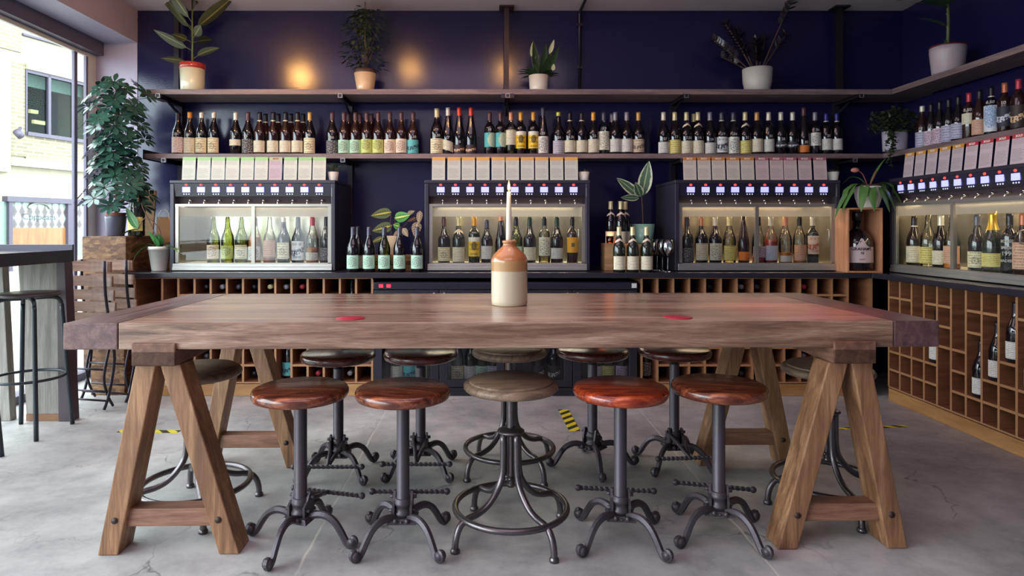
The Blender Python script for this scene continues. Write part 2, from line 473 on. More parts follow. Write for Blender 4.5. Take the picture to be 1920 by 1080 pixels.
# shopfront
M_lat = NT('etched_glass'); co = M_lat.coord()
sx = M_lat.n('ShaderNodeSeparateXYZ'); M_lat.set(sx.inputs[0], co)
fx = M_lat.math('PINGPONG', M_lat.math('MULTIPLY', sx.outputs[1], 1/.2), .5)
fz = M_lat.math('PINGPONG', M_lat.math('MULTIPLY', sx.outputs[2], 1/.34), .5)
dsum = M_lat.math('ADD', M_lat.math('MULTIPLY', fx, 1.0), M_lat.math('MULTIPLY', fz, .8))
M_lat.base(M_lat.ramp(dsum, [(.40, '#82908a'), (.52, '#524e4c'), (.7, '#433c3c')])); M_lat.rough(.25)
shop = MB()
fbox(shop, 4, 300, 368, 378, 0, .2, 10); fbox(shop, 9, 16, 378, 520, 0, .16, 10); fbox(shop, 120, 127, 373, 520, 0, .16, 60)
fbox(shop, -30, -24, 378, 520, 0, .16, 10)
sf = bpart('shopfront', shop, M_win_d)
fbox(MB(), 16, 120, 378, 427, .03, .06, 16).obj('etched_pane', M_lat.m, sf)
fbox(MB(), 127, 300, 378, 427, .03, .06, 127).obj('etched_pane', M_lat.m, sf)
fbox(MB(), 16, 120, 427, 475, .03, .06, 16).obj('lower_panel', wood('ochre_panel', '#6c4426', '#845a30', '#90683a', 'Z', .5, .3, 0, 12, 0, False), sf)
fbox(MB(), 127, 300, 427, 480, .03, .06, 127).obj('lower_panel', pm('teal_panel', '#647870', .3), sf)
fbox(MB(), -24, 9, 378, 480, .03, .06, 10).obj('lower_panel', pm('teal_panel', '#647870', .3), sf)
q = P0+Vector((.3225, 1, 0))*(fac_D(70)-18)+NF*.09
text_on('Coppeaas', .24, pm('sign_lettering', '#34303a', .5), sf, (q.x, q.y, 1.32), (PI/2, 0, math.atan2(UF.y, UF.x)), 'sign_lettering')
arc = MB(); q2 = q
arc.tube([(q2.x+UF.x*.30*math.cos(a), q2.y+UF.y*.30*math.cos(a), 1.62+.16*math.sin(a)) for a in [PI*i/12 for i in range(13)]], .035, 6)
arc.obj('sign_arch', pm('sign_white', '#8c8a80', .6), sf)
cc = bpart('security_camera', MB().cyl(W(30, 246, 16.2), W(40, 256, 16.2), .09, 10).cyl(W(38, 240, 16.8), W(34, 248, 16.4), .04, 8), M_win_d)

# ================================================================== COUNTER, SHELVES, BRACKETS
ct = MB().prism([(-2.365, 4.15), (2.5, 4.15), (2.5, 1.9), (XR-.002, 1.9), (XR-.002, YB-.002), (-2.365, YB-.002)], .773, .808, 'Z').obj('countertop', M_counter, None, .003)
tag(ct, 'long black L-shaped bar counter top running along back and right walls', 'counter')
mat_sh = M_shelf
ts = MB().box(-2.44, XR-.003, 4.52, YB-.040, 2.042, 2.079).obj('upper_shelf', M_shelf, None, .002)
tag(ts, 'long upper wooden plank shelf on the back wall, carrying potted plants', 'shelf')
tsr = MB().box(2.86, XR-.040, 1.6, 4.518, 2.042, 2.079).obj('upper_shelf', M_shelf_y, None, .002)
tag(tsr, 'upper wooden plank shelf on the dark right wall under a potted plant', 'shelf')
MID = 1.632
ms = MB().box(XD(268, 4.59), XR-.003, 4.59, YB-.040, 1.597, MID).obj('bottle_shelf', M_shelf, None, .002)
tag(ms, 'lower wooden plank shelf on the back wall, lined with wine bottles', 'shelf')
msr = MB().box(2.84, XR-.040, 1.6, 4.588, 1.597, MID).obj('bottle_shelf', M_shelf_y, None, .002)
tag(msr, 'lower wooden plank shelf on the right wall, lined with rose bottles', 'shelf')
cp = MB().box(XD(267, 4.58), XD(269.5, 4.58), 4.585, YB-.002, 1.59, 1.66).obj('shelf_end_plate', M_steelb)
tag(cp, 'thin dark steel plate closing left end of the lower back shelf', 'shelf end plate')

# brackets: square tube under the shelf, bolted to an upright
posts = [('leftmost', -2.31, True), ('second from left', -1.03, False), ('central', .146, True), ('second from right', 1.40, False), ('rightmost', 2.63, True)]
def sqtube(mb, x, y0, y1, z, w=.028, t=.005):
    h = w/2
    mb.box(x-h, x+h, y0, y1, z-h, z-h+t).box(x-h, x+h, y0, y1, z+h-t, z+h).box(x-h, x-h+t, y0, y1, z-h, z+h).box(x+h-t, x+h, y0, y1, z-h, z+h)
for nm, x, up in posts:
    e = empty('shelf_bracket', (x, YB-.03, 0), 0, f'dark steel shelf bracket post, {nm} of five on the back wall', 'shelf bracket', 'steel brackets on the back wall')
    MB().box(-.018, .018, -.008, .028, .812, 2.04).obj('upright', M_steelb, e)
    for z in (2.042, 1.597):
        y0 = -.33 if z > 2 else -.25
        a = MB(); sqtube(a, 0, y0, -.01, z-.015)
        MB().box(-.0145, .0145, y0-.0015, y0, z-.0295, z-.0265).box(-.0145, .0145, y0-.0015, y0, z-.0035, z-.0005).box(-.0145, -.0115, y0-.0015, y0, z-.0265, z-.0035).box(.0115, .0145, y0-.0015, y0, z-.0265, z-.0035).obj('cut_edge', M_silver, e)
        a.box(-.045 if nm == 'central' and z > 2 else -.02, .045 if nm == 'central' and z > 2 else .02, y0+.003, y0+.007, z-.03, z-.0005)
        a.obj('arm', M_steelb, e)
        if z > 2: 
            MB().prism([(0, z-.11), (-.2, z-.03), (-.2, z-.02), (0, z-.085)], -.006, .006, 'X').obj('brace', M_steelb, e)
    if up:
        yy = -.045
        p = MB().box(-.018, .018, yy-.018, yy+.018, 2.08, ZC-.008).obj('ceiling_post', M_steelb, e)
        MB().box(-.055, .055, yy-.055, yy+.055, ZC-.012, ZC-.001).obj('ceiling_plate', M_steelb, p)
for y in (3.2, 2.2):
    e = empty('shelf_bracket', (XR-.03, y, 0), -PI/2, 'dark steel bracket post under the right wall shelves' + (', farther one' if y > 3 else ', nearer one'), 'shelf bracket', 'steel brackets on the right wall')
    MB().box(-.018, .018, -.008, .028, 1.45, 2.04).obj('upright', M_steelb, e)
    for z, y0 in ((2.042, -.24), (1.597, -.26)):
        a = MB(); sqtube(a, 0, y0, -.01, z-.015); a.obj('arm', M_steelb, e)
pp = MB().tube([(.70, YB-.02, 2.085), (.70, YB-.02, ZC-.03), (.70, YB-.03, ZC-.015), (.72, 3.4, ZC-.015)], .011, 8)
for z in (2.3, 2.62): pp.box(.68, .72, YB-.03, YB-.001, z, z+.02)
tag(pp.obj('conduit_pipe', M_steelb), 'thin dark conduit pipe climbing the navy wall to the ceiling', 'pipe')
# ================================================================== BOTTLES
PROF = {
 'burgundy': [(.001, 0), (.037, 0), (.041, .004), (.041, .15), (.0395, .165), (.034, .185), (.027, .203), (.021, .22), (.0165, .238), (.0148, .255), (.0148, .302), (.001, .302)],
 'bordeaux': [(.001, 0), (.036, 0), (.038, .004), (.038, .188), (.036, .2), (.029, .213), (.02, .222), (.0155, .235), (.0145, .25), (.0145, .302), (.001, .302)],
 'flute':    [(.001, 0), (.036, 0), (.0385, .004), (.0385, .13), (.036, .16), (.030, .195), (.024, .225), (.0185, .26), (.0148, .285), (.0148, .335), (.001, .335)],
 'sparkling': [(.001, 0), (.041, 0), (.045, .005), (.045, .15), (.041, .18), (.032, .212), (.022, .24), (.0175, .262), (.0165, .28), (.018, .318), (.001, .318)],
}
def rad_at(kind, z, S=1.0):
    p = PROF[kind]; z = z/S
    for (r0, z0), (r1, z1) in zip(p[1:-1], p[2:-1]):
        if z0 <= z <= z1 and z1 > z0: return S*(r0+(r1-r0)*(z-z0)/(z1-z0))
    return S*p[-2][0]
G = {
 'dark': pm('dark_bottle_glass', '#120d14', .06, coat=.5),
 'brown': pm('brown_bottle_glass', '#2a1514', .07, coat=.5),
 'green': glassy('green_glass', (.60, .66, .22), 1.2, .02),
 'clear': glassy('clear_bottle_glass', (.90, .91, .86), 1.3, .03),
 'olive': pm('olive_bottle_glass', '#20241a', .07, coat=.5),
}
LIQ = {'rose': pm('rose_wine', '#c9503f', .15), 'orange': pm('orange_wine', '#d8843a', .15), 'white': glassy('white_wine', (.93, .88, .55), .3), 'pink': pm('pink_wine', '#d0576c', .15)}
CAPS = {'dark': '#1d1a24', 'white': '#d9d2c0', 'cream': '#d8cd9c', 'orange': '#d88a28', 'gold': '#c79a55', 'brown': '#5a3c40', 'red': '#d8432a', 'yellow': '#dc9a34', 'lime': '#c9c83a', 'grey': '#8f8a96', 'blue': '#2c2f7a', 'pinkgold': '#d38f70', 'cherry': '#b53848', 'green': '#27402c', 'copper': '#b86a4a', 'goldfoil': '#c8a436', 'slate': '#4c4a58'}
def capm(k): return pm('capsule_'+k, CAPS[k], .3, .25 if k not in ('goldfoil',) else .8)
def label_mat(name, base, art=None, artcol='#3a3238', lines=9, art_c=(.5, .5), art_r=.34, top=None, thr=.5):
    if name in _mc: return _mc[name]
    n = NT(name); uv = n.coord('UV')
    sx = n.n('ShaderNodeSeparateXYZ'); n.set(sx.inputs[0], uv); u, v = sx.outputs[0], sx.outputs[1]
    col = srgb(base)[:3]
    c = n.mix(n.noise(uv, 3, 2), tuple(x*.92 for x in col), col)
    if lines:
        vr = n.math('MULTIPLY', v, lines); row = n.math('FLOOR', vr); fr = n.math('FRACT', vr)
        cmb = n.n('ShaderNodeCombineXYZ'); n.set(cmb.inputs[0], n.math('MULTIPLY', u, 26)); n.set(cmb.inputs[1], n.math('MULTIPLY', row, 7.3))
        nz = n.noise(cmb.outputs[0], 1.0, 1)
        rn = n.noise(n.mapping(cmb.outputs[0], (0, 1, 0)), 1.7, 0)
        hw = n.math('MULTIPLY_ADD', rn, .42, .08)
        inn = n.math('LESS_THAN', n.math('ABSOLUTE', n.math('SUBTRACT', u, .5)), hw)
        m = n.math('MULTIPLY', n.math('LESS_THAN', n.math('ABSOLUTE', n.math('SUBTRACT', fr, .5)), .2), n.math('GREATER_THAN', nz, .42))
        m = n.math('MULTIPLY', m, inn)
        c = n.mix(n.math('MULTIPLY', m, .55), c, artcol)
    if art == 'blob':
        du = n.math('DIVIDE', n.math('SUBTRACT', u, art_c[0]), art_r); dv = n.math('DIVIDE', n.math('SUBTRACT', v, art_c[1]), art_r*1.15)
        rr = n.math('ADD', n.math('MULTIPLY', du, du), n.math('MULTIPLY', dv, dv))
        m = n.math('MULTIPLY', n.math('LESS_THAN', rr, 1.0), n.ramp(n.noise(uv, 15, 4, .6), [(thr-.03, 0.0), (thr+.05, .8)]))
        c = n.mix(m, c, artcol)
    elif art == 'wave':
        w = n.math('ADD', v, n.math('MULTIPLY', n.math('SINE', n.math('MULTIPLY', u, 5)), .1))
        m = n.math('MULTIPLY', n.math('LESS_THAN', n.math('ABSOLUTE', n.math('SUBTRACT', w, .45)), .14), n.math('GREATER_THAN', n.noise(uv, 9, 3), .45))
        c = n.mix(m, c, artcol)
    elif art == 'full':
        c = n.mix(n.ramp(n.noise(uv, 13, 5, .7), [(thr-.03, 0.0), (thr+.05, .85)]), c, artcol)
    elif art == 'frame':
        a = n.math('MAXIMUM', n.math('ABSOLUTE', n.math('SUBTRACT', u, .5)), n.math('MULTIPLY', n.math('ABSOLUTE', n.math('SUBTRACT', v, .5)), .95))
        c = n.mix(n.math('GREATER_THAN', .12, a), c, artcol)
    if top:
        c = n.mix(n.math('GREATER_THAN', v, 1-top[0]), c, top[1])
    n.base(c); n.rough(.6); _mc[name] = n.m
    return n.m
LB = {
 'cream': label_mat('label_plain_cream', '#e4dcc0'), 'white': label_mat('label_plain_white', '#dcd9d0'),
 'creamart': label_mat('label_cream_crest', '#e6dcb4', 'blob', '#5e4a3c', 6, (.5, .45), .2),
 'whiteart': label_mat('label_white_drawing', '#e4e0d4', 'blob', '#3e3c44', 0, (.5, .5), .38),
 'redart': label_mat('label_red_blue_collage', '#dcd4cc', 'full', '#b04a3c', 0, thr=.55),
 'inkart': label_mat('label_black_ink_art', '#26222a', 'full', '#b8b4b0', 0, thr=.53),
 'mint': label_mat('label_mint_figures', '#b4dcc0', 'blob', '#5a4a50', 0, (.5, .5), .34),
 'lime': label_mat('label_lime_figures', '#ccd87c', 'blob', '#5f4c3e', 0, (.5, .6), .34),
 'peach': label_mat('label_peach_figures', '#e8d4bc', 'blob', '#6a4448', 0, (.5, .5), .34),
 'tealbird': label_mat('label_teal_birds', '#5cb4b4', 'wave', '#28404c', 0, top=None),
 'teal': label_mat('label_teal_block', '#4fb0ae', 'blob', '#d8d4ac', 0, (.85, .5), .5, thr=.42),
 'yellow': label_mat('label_yellow_crest', '#ecc428', 'blob', '#2c2418', 4, (.5, .55), .2, (.22, '#e0dccc'), .35),
 'yellowplain': label_mat('label_yellow_plain', '#e4d67c', None, lines=7),
 'amber': label_mat('label_amber_square', '#e8a828', 'frame', '#6c5c3c', 0),
 'orange': label_mat('label_orange', '#e88436', None, lines=5, artcol='#7c3c18'),
 'lavender': label_mat('label_pale_lavender', '#b8b4cc', None, lines=6),
 'pinkart': label_mat('label_pink_drawing', '#d8bcc8', 'blob', '#5c4664', 0, (.5, .5), .42),
 'peachlines': label_mat('label_peach_lines', '#d8a88c', None, lines=9),
 'blueart': label_mat('label_white_blue_figure', '#d8d8dc', 'blob', '#5c88b8', 0, (.5, .6), .4, thr=.45),
 'grey': label_mat('label_soft_grey', '#bcb8c4', None, lines=6),
 'script': label_mat('label_dark_script', '#2c2c38', 'wave', '#c8c8cc', 0),
 'goat': label_mat('label_white_sketch', '#e0dcc8', 'blob', '#4a443c', 0, (.5, .5), .42, thr=.52),
 'brownart': label_mat('label_beige_landscape', '#cdb89c', 'wave', '#6c5a50', 4),
 'sea': label_mat('label_white_mountains', '#dcdcdc', 'wave', '#2c3448', 3),
 'goldshell': label_mat('label_wave_shell', '#3a2a28', 'wave', '#d8b088', 0),
 'whitered': label_mat('label_pink_view', '#e4d4c8', 'wave', '#b8644c', 3),
 'bluewhite': label_mat('label_ice_blue', '#c0c4d8', None, lines=12, artcol='#5c5c78'),
 'none': None,
}
_bm = {}
def bmesh_part(key, fn, mat):
    k = (key, mat.name)
    if k not in _bm:
        mb = MB(); fn(mb); me = mb.mesh(key[0]); me.materials.append(mat); _bm[k] = me
    return _bm[k]
M_ink = pm('white_paint_pen', '#e6e2da', .6)
_pt = {}
def price_mesh(txt, kind, z, S):
    k = (txt, kind, z, S)
    if k in _pt: return _pt[k]
    me = text_mesh(txt, .026, 'CENTER', .0001, .0009).copy()
    for v in me.vertices:
        x, y = v.co.x, v.co.y; zz = z+y; r = rad_at(kind, zz, S)+.0012
        a = x/max(r, .02)
        v.co = Vector((math.sin(a)*r, -math.cos(a)*r, zz))
    me.materials.clear(); me.materials.append(M_ink); me.update()
    _pt[k] = me; return me
def bottle(loc, kind='burgundy', glass='dark', cap='dark', lab='cream', lz=(.02, .105), S=1.04, price=None, rz=0, rot=None, cz=.245, wine=None, fill=.14, collar=None, chevron=False, label='', group=None, seg=18, slant=0, pz=None, name='wine_bottle', bandcap=None):
    e = empty(name, loc, rz, label, 'bottle', group)
    if rot: e.rotation_euler = rot
    P = PROF[kind]
    link('glass_body', bmesh_part(('glass_body', kind, S), lambda m: m.lathe([(r*S, z*S) for r, z in P], seg), G[glass]), e)
    H = P[-1][1]
    cz2 = cz if kind != 'flute' else cz+.033
    def capf(m):
        zs = [cz2+(H+.001-cz2)*i/4 for i in range(5)]
        m.lathe([(rad_at(kind, z*S if z < H-.001 else (H-.002)*S, S)+.0009, z*S) for z in zs]+[(.0008, (H+.001)*S)], seg)
    if cap: link('capsule', bmesh_part(('capsule', kind, S, cz2), capf, capm(cap)), e)
    if wine:
        link('wine', bmesh_part(('wine', kind, S, fill), lambda m: m.lathe([(.001, .006*S)]+[(rad_at(kind, z, S)-.003, z) for z in [(.006+(fill-.006)*i/6)*S for i in range(7)]]+[(.001, fill*S)], seg), LIQ[wine]), e)
    if lab and lab != 'none':
        z0, z1 = lz
        def lf(m):
            r = rad_at(kind, (z0+z1)/2*S, S)+.0008
            ns = 12; vs = []; uvs = []
            for j in range(2):
                for i in range(ns+1):
                    t = i/ns; a = -PI/2+(t-.5)*2*1.25
                    zz = (z0 if j == 0 else z1)*S-(slant*(t-.5))
                    vs.append((math.cos(a)*r, math.sin(a)*r, zz)); uvs.append((t, j))
            m.add(vs, [(i, i+1, ns+2+i, ns+1+i) for i in range(ns)], True, uvs)
        link('paper_label', bmesh_part(('paper_label', kind, S, z0, z1, slant), lf, LB[lab]), e)
    if collar:
        link('neck_band', bmesh_part(('neck_band', kind, S, collar), lambda m: m.lathe([(rad_at(kind, z*S, S)+.0018, z*S) for z in (cz2-.006, cz2-.003, cz2)], seg), capm(collar)), e)
    if chevron:
        def cf(m):
            ns = 10; vs = []
            for j in range(2):
                for i in range(ns+1):
                    t = i/ns; a = -PI/2+(t-.5)*2*1.3; b = .018*(1-abs(t-.5)*2)
                    zz = (.192+b*1.0 if j == 0 else .208+b*1.0)
                    r = rad_at(kind, zz*S, S)+.001
                    vs.append((math.cos(a)*r, math.sin(a)*r, zz*S))
            m.add(vs, [(i, i+1, ns+2+i, ns+1+i) for i in range(ns)], True)
        link('neck_label', bmesh_part(('neck_label', kind, S), cf, LB['peach']), e)
    if price:
        z = (pz if pz else lz[1]+.012)*S
        link('price_marking', price_mesh(price, kind, round(z, 4), S), e)
    return e

# ---- bottles on the lower back shelf. (px, kind, glass, cap, label, extra, description)
YS = 4.70
clusters = [
 ('leftmost cluster on the back shelf', [
  (334, 'burgundy', 'dark', 'dark', 'redart', dict(price='15', lz=(.015, .125)), 'bottle with red and white collage label'),
  (356, 'burgundy', 'dark', 'orange', 'cream', dict(price='18', lz=(.012, .12), cz=.262), 'orange-capped bottle with cream label'),
  (378, 'burgundy', 'dark', 'white', 'creamart', dict(price='17', lz=(.015, .12), cz=.262), 'white-capped bottle with crest label, price above it'),
  (401, 'burgundy', 'dark', 'white', 'creamart', dict(lz=(.015, .12), cz=.262), 'white-capped bottle with crest label, no price')]),
 ('second cluster from left on the back shelf', [
  (442, 'burgundy', 'dark', 'white', 'cream', dict(price='16', lz=(.065, .108), cz=.247), 'white-capped bottle with narrow cream band label'),
  (465, 'burgundy', 'dark', 'brown', 'inkart', dict(price='63', lz=(.012, .11)), 'bottle with black and white ink artwork'),
  (487, 'burgundy', 'brown', 'dark', 'cream', dict(lz=(.018, .1), collar='white'), 'leftmost front bottle with white neck band'),
  (512.5, 'burgundy', 'brown', 'dark', 'cream', dict(lz=(.018, .1), collar='white'), 'second front bottle with white neck band'),
  (535.5, 'burgundy', 'brown', 'dark', 'cream', dict(lz=(.018, .1), collar='white'), 'third front bottle with white neck band'),
  (558, 'burgundy', 'brown', 'dark', 'cream', dict(lz=(.018, .1), collar='white'), 'fourth front bottle with white neck band'),
  (581, 'burgundy', 'dark', 'gold', 'creamart', dict(price='Mc', lz=(.012, .118)), 'gold-capped bottle with crest label at right end')]),
 ('third cluster from left on the back shelf', [
  (623, 'burgundy', 'dark', 'brown', 'inkart', dict(price='8.50', lz=(.0, .1)), 'bottle with black and white figure label'),
  (645, 'burgundy', 'brown', 'brown', 'mint', dict(price='15', lz=(.012, .105)), 'bottle with mint figure label, price fifteen'),
  (666.5, 'burgundy', 'brown', 'brown', 'mint', dict(lz=(.012, .105)), 'bottle with mint figure label, no price'),
  (687.5, 'burgundy', 'brown', 'brown', 'lime', dict(price='15', lz=(.012, .11)), 'bottle with lime figure label, price fifteen'),
  (709, 'burgundy', 'brown', 'brown', 'lime', dict(lz=(.012, .108)), 'bottle with lime figure label, no price'),
  (731, 'burgundy', 'brown', 'brown', 'peach', dict(price='15', lz=(.012, .108)), 'bottle with peach figure label, price fifteen'),
  (752.5, 'burgundy', 'brown', 'brown', 'peach', dict(lz=(.014, .112)), 'bottle with peach figure label, no price'),
  (774.5, 'burgundy', 'brown', 'brown', 'tealbird', dict(price='12.50', lz=(.01, .105)), 'bottle with teal bird label')]),
 ('fourth cluster from left on the back shelf', [
  (819, 'burgundy', 'dark', 'cream', 'creamart', dict(price='13.50', lz=(.01, .105), S=1.13), 'tall cream-capped bottle with small landscape label'),
  (840, 'flute', 'dark', 'white', 'cream', dict(price='17', lz=(.03, .1), slant=.03), 'white-capped flute bottle with slanted label'),
  (861, 'flute', 'dark', 'red', 'goldshell', dict(price='15', lz=(.01, .07)), 'red-capped flute bottle, price fifteen'),
  (883, 'flute', 'dark', 'red', 'goldshell', dict(lz=(.01, .07)), 'red-capped flute bottle, no price')]),
 ('central cluster on the back shelf', [
  (918, 'bordeaux', 'dark', 'brown', 'teal', dict(price='50', lz=(.055, .155)), 'bottle with teal label, price fifty'),
  (938.5, 'bordeaux', 'dark', 'brown', 'teal', dict(lz=(.055, .155)), 'bottle with teal label, no price'),
  (958, 'bordeaux', 'clear', 'pinkgold', 'cream', dict(lz=(.07, .175), wine='white', fill=.2), 'pale bottle with white label and copper cap'),
  (976.5, 'bordeaux', 'dark', 'yellow', 'yellow', dict(lz=(.045, .165)), 'yellow-labelled bottle, left of the pair'),
  (1000, 'bordeaux', 'dark', 'yellow', 'yellow', dict(lz=(.045, .165)), 'yellow-labelled bottle, right of the pair'),
  (1018, 'flute', 'dark', 'slate', 'whiteart', dict(price='25', lz=(.012, .13)), 'tall slate-capped flute bottle with white label')]),
 ('cluster right of centre on the back shelf', [
  (1047, 'burgundy', 'dark', 'lime', 'grey', dict(price='24', lz=(.008, .1), cz=.28, collar='grey'), 'lime-capped bottle with grey label'),
  (1068.5, 'burgundy', 'dark', 'dark', 'cream', dict(price='23.50', lz=(.018, .102), collar='white'), 'white-banded bottle with cream label and price'),
  (1090.5, 'burgundy', 'dark', 'dark', 'cream', dict(lz=(.018, .102), collar='white'), 'white-banded bottle with cream label, no price'),
  (1112.5, 'burgundy', 'dark', 'yellow', 'cream', dict(price='25', lz=(.016, .11)), 'yellow-capped bottle with cream label'),
  (1132, 'bordeaux', 'clear', 'slate', 'goat', dict(price='19', lz=(.035, .165)), 'clear bottle with tall sketched label'),
  (1153.5, 'burgundy', 'dark', 'grey', 'white', dict(lz=(.02, .112)), 'grey-capped bottle with white label, left of two'),
  (1175, 'burgundy', 'dark', 'grey', 'white', dict(lz=(.02, .112)), 'grey-capped bottle with white label, right of two'),
  (1197, 'burgundy', 'dark', 'gold', 'brownart', dict(price='25', lz=(.018, .11)), 'gold-capped bottle with beige landscape label')]),
 ('rightmost cluster on the back shelf', [
  (1244, 'burgundy', 'dark', 'white', 'white', dict(price='27', lz=(.012, .09)), 'silver-capped bottle with plain white label, leftmost'),
  (1265, 'burgundy', 'dark', 'cream', 'yellowplain', dict(price='17', lz=(.01, .105)), 'cream-capped bottle with yellow label'),
  (1287, 'burgundy', 'dark', 'cream', 'cream', dict(price='17.50', lz=(.01, .098), chevron=True), 'bottle with cream label and pointed neck label, left one'),
  (1308.5, 'burgundy', 'dark', 'cream', 'cream', dict(price='16', lz=(.01, .1), chevron=True), 'bottle with cream label and pointed neck label, right one'),
  (1331, 'burgundy', 'dark', 'grey', 'white', dict(price='19', lz=(.01, .085)), 'grey-capped bottle with low white label'),
  (1353, 'burgundy', 'dark', 'slate', 'sea', dict(price='19', lz=(.016, .125), collar='white'), 'bottle with mountain picture label'),
  (1375, 'burgundy', 'dark', 'slate', 'whiteart', dict(price='36', lz=(.01, .125), collar='white'), 'bottle with figure drawing label'),
  (1397, 'burgundy', 'dark', 'cream', 'yellowplain', dict(price='21', lz=(.01, .1), chevron=True), 'bottle with yellow label and pointed neck label'),
  (1419, 'burgundy', 'dark', 'gold', 'cream', dict(lz=(.02, .112)), 'gold-capped bottle with cream label'),
  (1441, 'bordeaux', 'dark', 'white', 'white', dict(price='33', lz=(.022, .11)), 'white-capped straight bottle with white label'),
  (1464, 'burgundy', 'dark', 'white', 'script', dict(price='28', lz=(.05, .09)), 'bottle with white script on black, priced'),
  (1486, 'burgundy', 'dark', 'white', 'script', dict(lz=(.05, .09)), 'bottle with white script on black, no price'),
  (1507, 'flute', 'dark', 'brown', 'orange', dict(price='33', lz=(.018, .068)), 'tall flute bottle with orange label'),
  (1528, 'bordeaux', 'dark', 'grey', 'whiteart', dict(price='26', lz=(.065, .155)), 'straight bottle with white label on upper body'),
  (1549, 'bordeaux', 'dark', 'blue', 'white', dict(price='25', lz=(.035, .115), S=1.02, collar='white'), 'blue-capped bottle with price'),
  (1569, 'bordeaux', 'dark', 'blue', 'white', dict(lz=(.035, .115), S=1.02, collar='white'), 'blue-capped bottle at the right end')]),
]
for cname, items in clusters:
    for px, kind, gl, cap, lab, kw, desc in items:
        bottle((XD(px, YS), YS, MID), kind, gl, cap, lab, label=f'{desc}, {cname}', group='wine bottles on the back shelf', **kw)
for px, where in ((498, 'first and second'), (522, 'second and third'), (545.5, 'third and fourth'), (568.5, 'fourth and fifth')):
    bottle((XD(px, 4.765), 4.765, MID), 'burgundy', 'brown', 'dark', 'cream', collar='white', label=f'white-banded bottle in the back row, showing between {where} cream-labelled bottles', group='bottles in the back row of the shelf')
for px, where in ((653.5, 'left mint-labelled'), (675, 'right mint-labelled'), (696.5, 'left lime-labelled'), (1301, 'two chevron-necked'), (1147, 'tall sketch-labelled')):
    c = {1301: 'cream', 1147: 'grey'}.get(px, 'brown')
    bottle((XD(px, 4.765), 4.765, MID), 'burgundy', 'brown' if c == 'brown' else 'dark', c, 'cream', label=f'half-hidden {c}-capped bottle behind the {where} bottle on the back shelf', group='bottles in the back row of the shelf')

# ---- bottles on the right wall shelf
XSR = 2.93
rr = [
 (1729, 'burgundy', 'brown', 'white', 'lavender', dict(price='15', lz=(.01, .115), cz=.262), 'white-capped rose bottle with pale blue label, farthest on right wall shelf'),
 (1746, 'burgundy', 'dark', 'dark', 'pinkart', dict(price='16', lz=(.01, .11)), 'bottle with pink profile drawing label, second farthest on right wall shelf'),
 (1762, 'burgundy', 'dark', 'dark', 'pinkart', dict(lz=(.012, .115)), 'bottle with larger pink profile drawing label, third farthest on right wall shelf'),
 (1779, 'burgundy', 'dark', 'dark', 'lavender', dict(price='10', lz=(.012, .12)), 'dark-capped bottle with lavender label, priced, on right wall shelf'),
 (1797, 'burgundy', 'dark', 'dark', 'lavender', dict(lz=(.02, .12)), 'dark-capped bottle with lavender label, no price, on right wall shelf'),
 (1817, 'bordeaux', 'brown', 'cherry', 'cream', dict(price='8.50', lz=(.1, .17)), 'cherry-capped bottle with cream label on right wall shelf'),
 (1837, 'burgundy', 'brown', 'dark', 'peachlines', dict(lz=(.02, .115)), 'bottle with peach striped label on right wall shelf'),
 (1859, 'bordeaux', 'dark', 'dark', 'blueart', dict(price='8.50', lz=(.025, .185), collar='white'), 'bottle with tall white label and blue figure on right wall shelf'),
 (1884, 'bordeaux', 'brown', 'copper', 'script', dict(price='10', lz=(.04, .16)), 'copper-capped bottle with dark label on right wall shelf'),
 (1910, 'bordeaux', 'brown', 'cherry', 'goldshell', dict(lz=(.02, .15)), 'cherry-capped bottle nearest the camera on right wall shelf'),
]
for px, kind, gl, cap, lab, kw, desc in rr:
    D = 1200*XSR/(px-913)
    kw.setdefault('S', .945)
    bottle((XSR, D, MID), kind, gl, cap, lab, rz=-R(50), label=desc, group='rose bottles on the right wall shelf', **kw)
# ================================================================== WINE DISPENSERS
M_case = pm('dispenser_case', '#33303c', .38, .2)
M_panel = pm('dispenser_panel', '#23212c', .25)
M_recess = pm('dispenser_recess', '#3a2e38', .45)
M_inner = pm('dispenser_liner', '#a09a8c', .22, .85)
M_tray = pm('dispenser_tray', '#c8c2b0', .5)
M_doorf = pm('dispenser_door_frame', '#a09a90', .35, .7)
M_lcd = pm('lcd_screen', '#8a8cff', .4, emis='#8f90ff', es=1.15)
M_red = pm('red_indicator', '#ff3a30', .4, emis='#ff4a3a', es=.9)
M_dot = pm('panel_button', '#d8d8e0', .4, emis='#c8c8d8', es=.35)
M_frost = NT('frosted_band')
_tr = M_frost.n('ShaderNodeBsdfTransparent'); _di = M_frost.n('ShaderNodeBsdfDiffuse'); _tl = M_frost.n('ShaderNodeBsdfTranslucent')
_di.inputs[0].default_value = (.50, .49, .46, 1); _tl.inputs[0].default_value = (.40, .39, .35, 1)
_m1 = M_frost.n('ShaderNodeMixShader'); _m1.inputs[0].default_value = .5
_m2 = M_frost.n('ShaderNodeMixShader'); _m2.inputs[0].default_value = .62
M_frost.t.links.new(_di.outputs[0], _m1.inputs[1]); M_frost.t.links.new(_tl.outputs[0], _m1.inputs[2])
M_frost.t.links.new(_tr.outputs[0], _m2.inputs[1]); M_frost.t.links.new(_m1.outputs[0], _m2.inputs[2]); M_frost.t.links.new(_m2.outputs[0], M_frost.out.inputs[0])
M_frost = M_frost.m
M_dglass = glassy('dispenser_glass', (.96, .97, .95), .8, .01)
M_led = pm('led_strip', '#fff2d0', .4, emis='#ffe8c0', es=1.5)
MW, MD_, MH = 1.11, .49, .612
_disp = {}
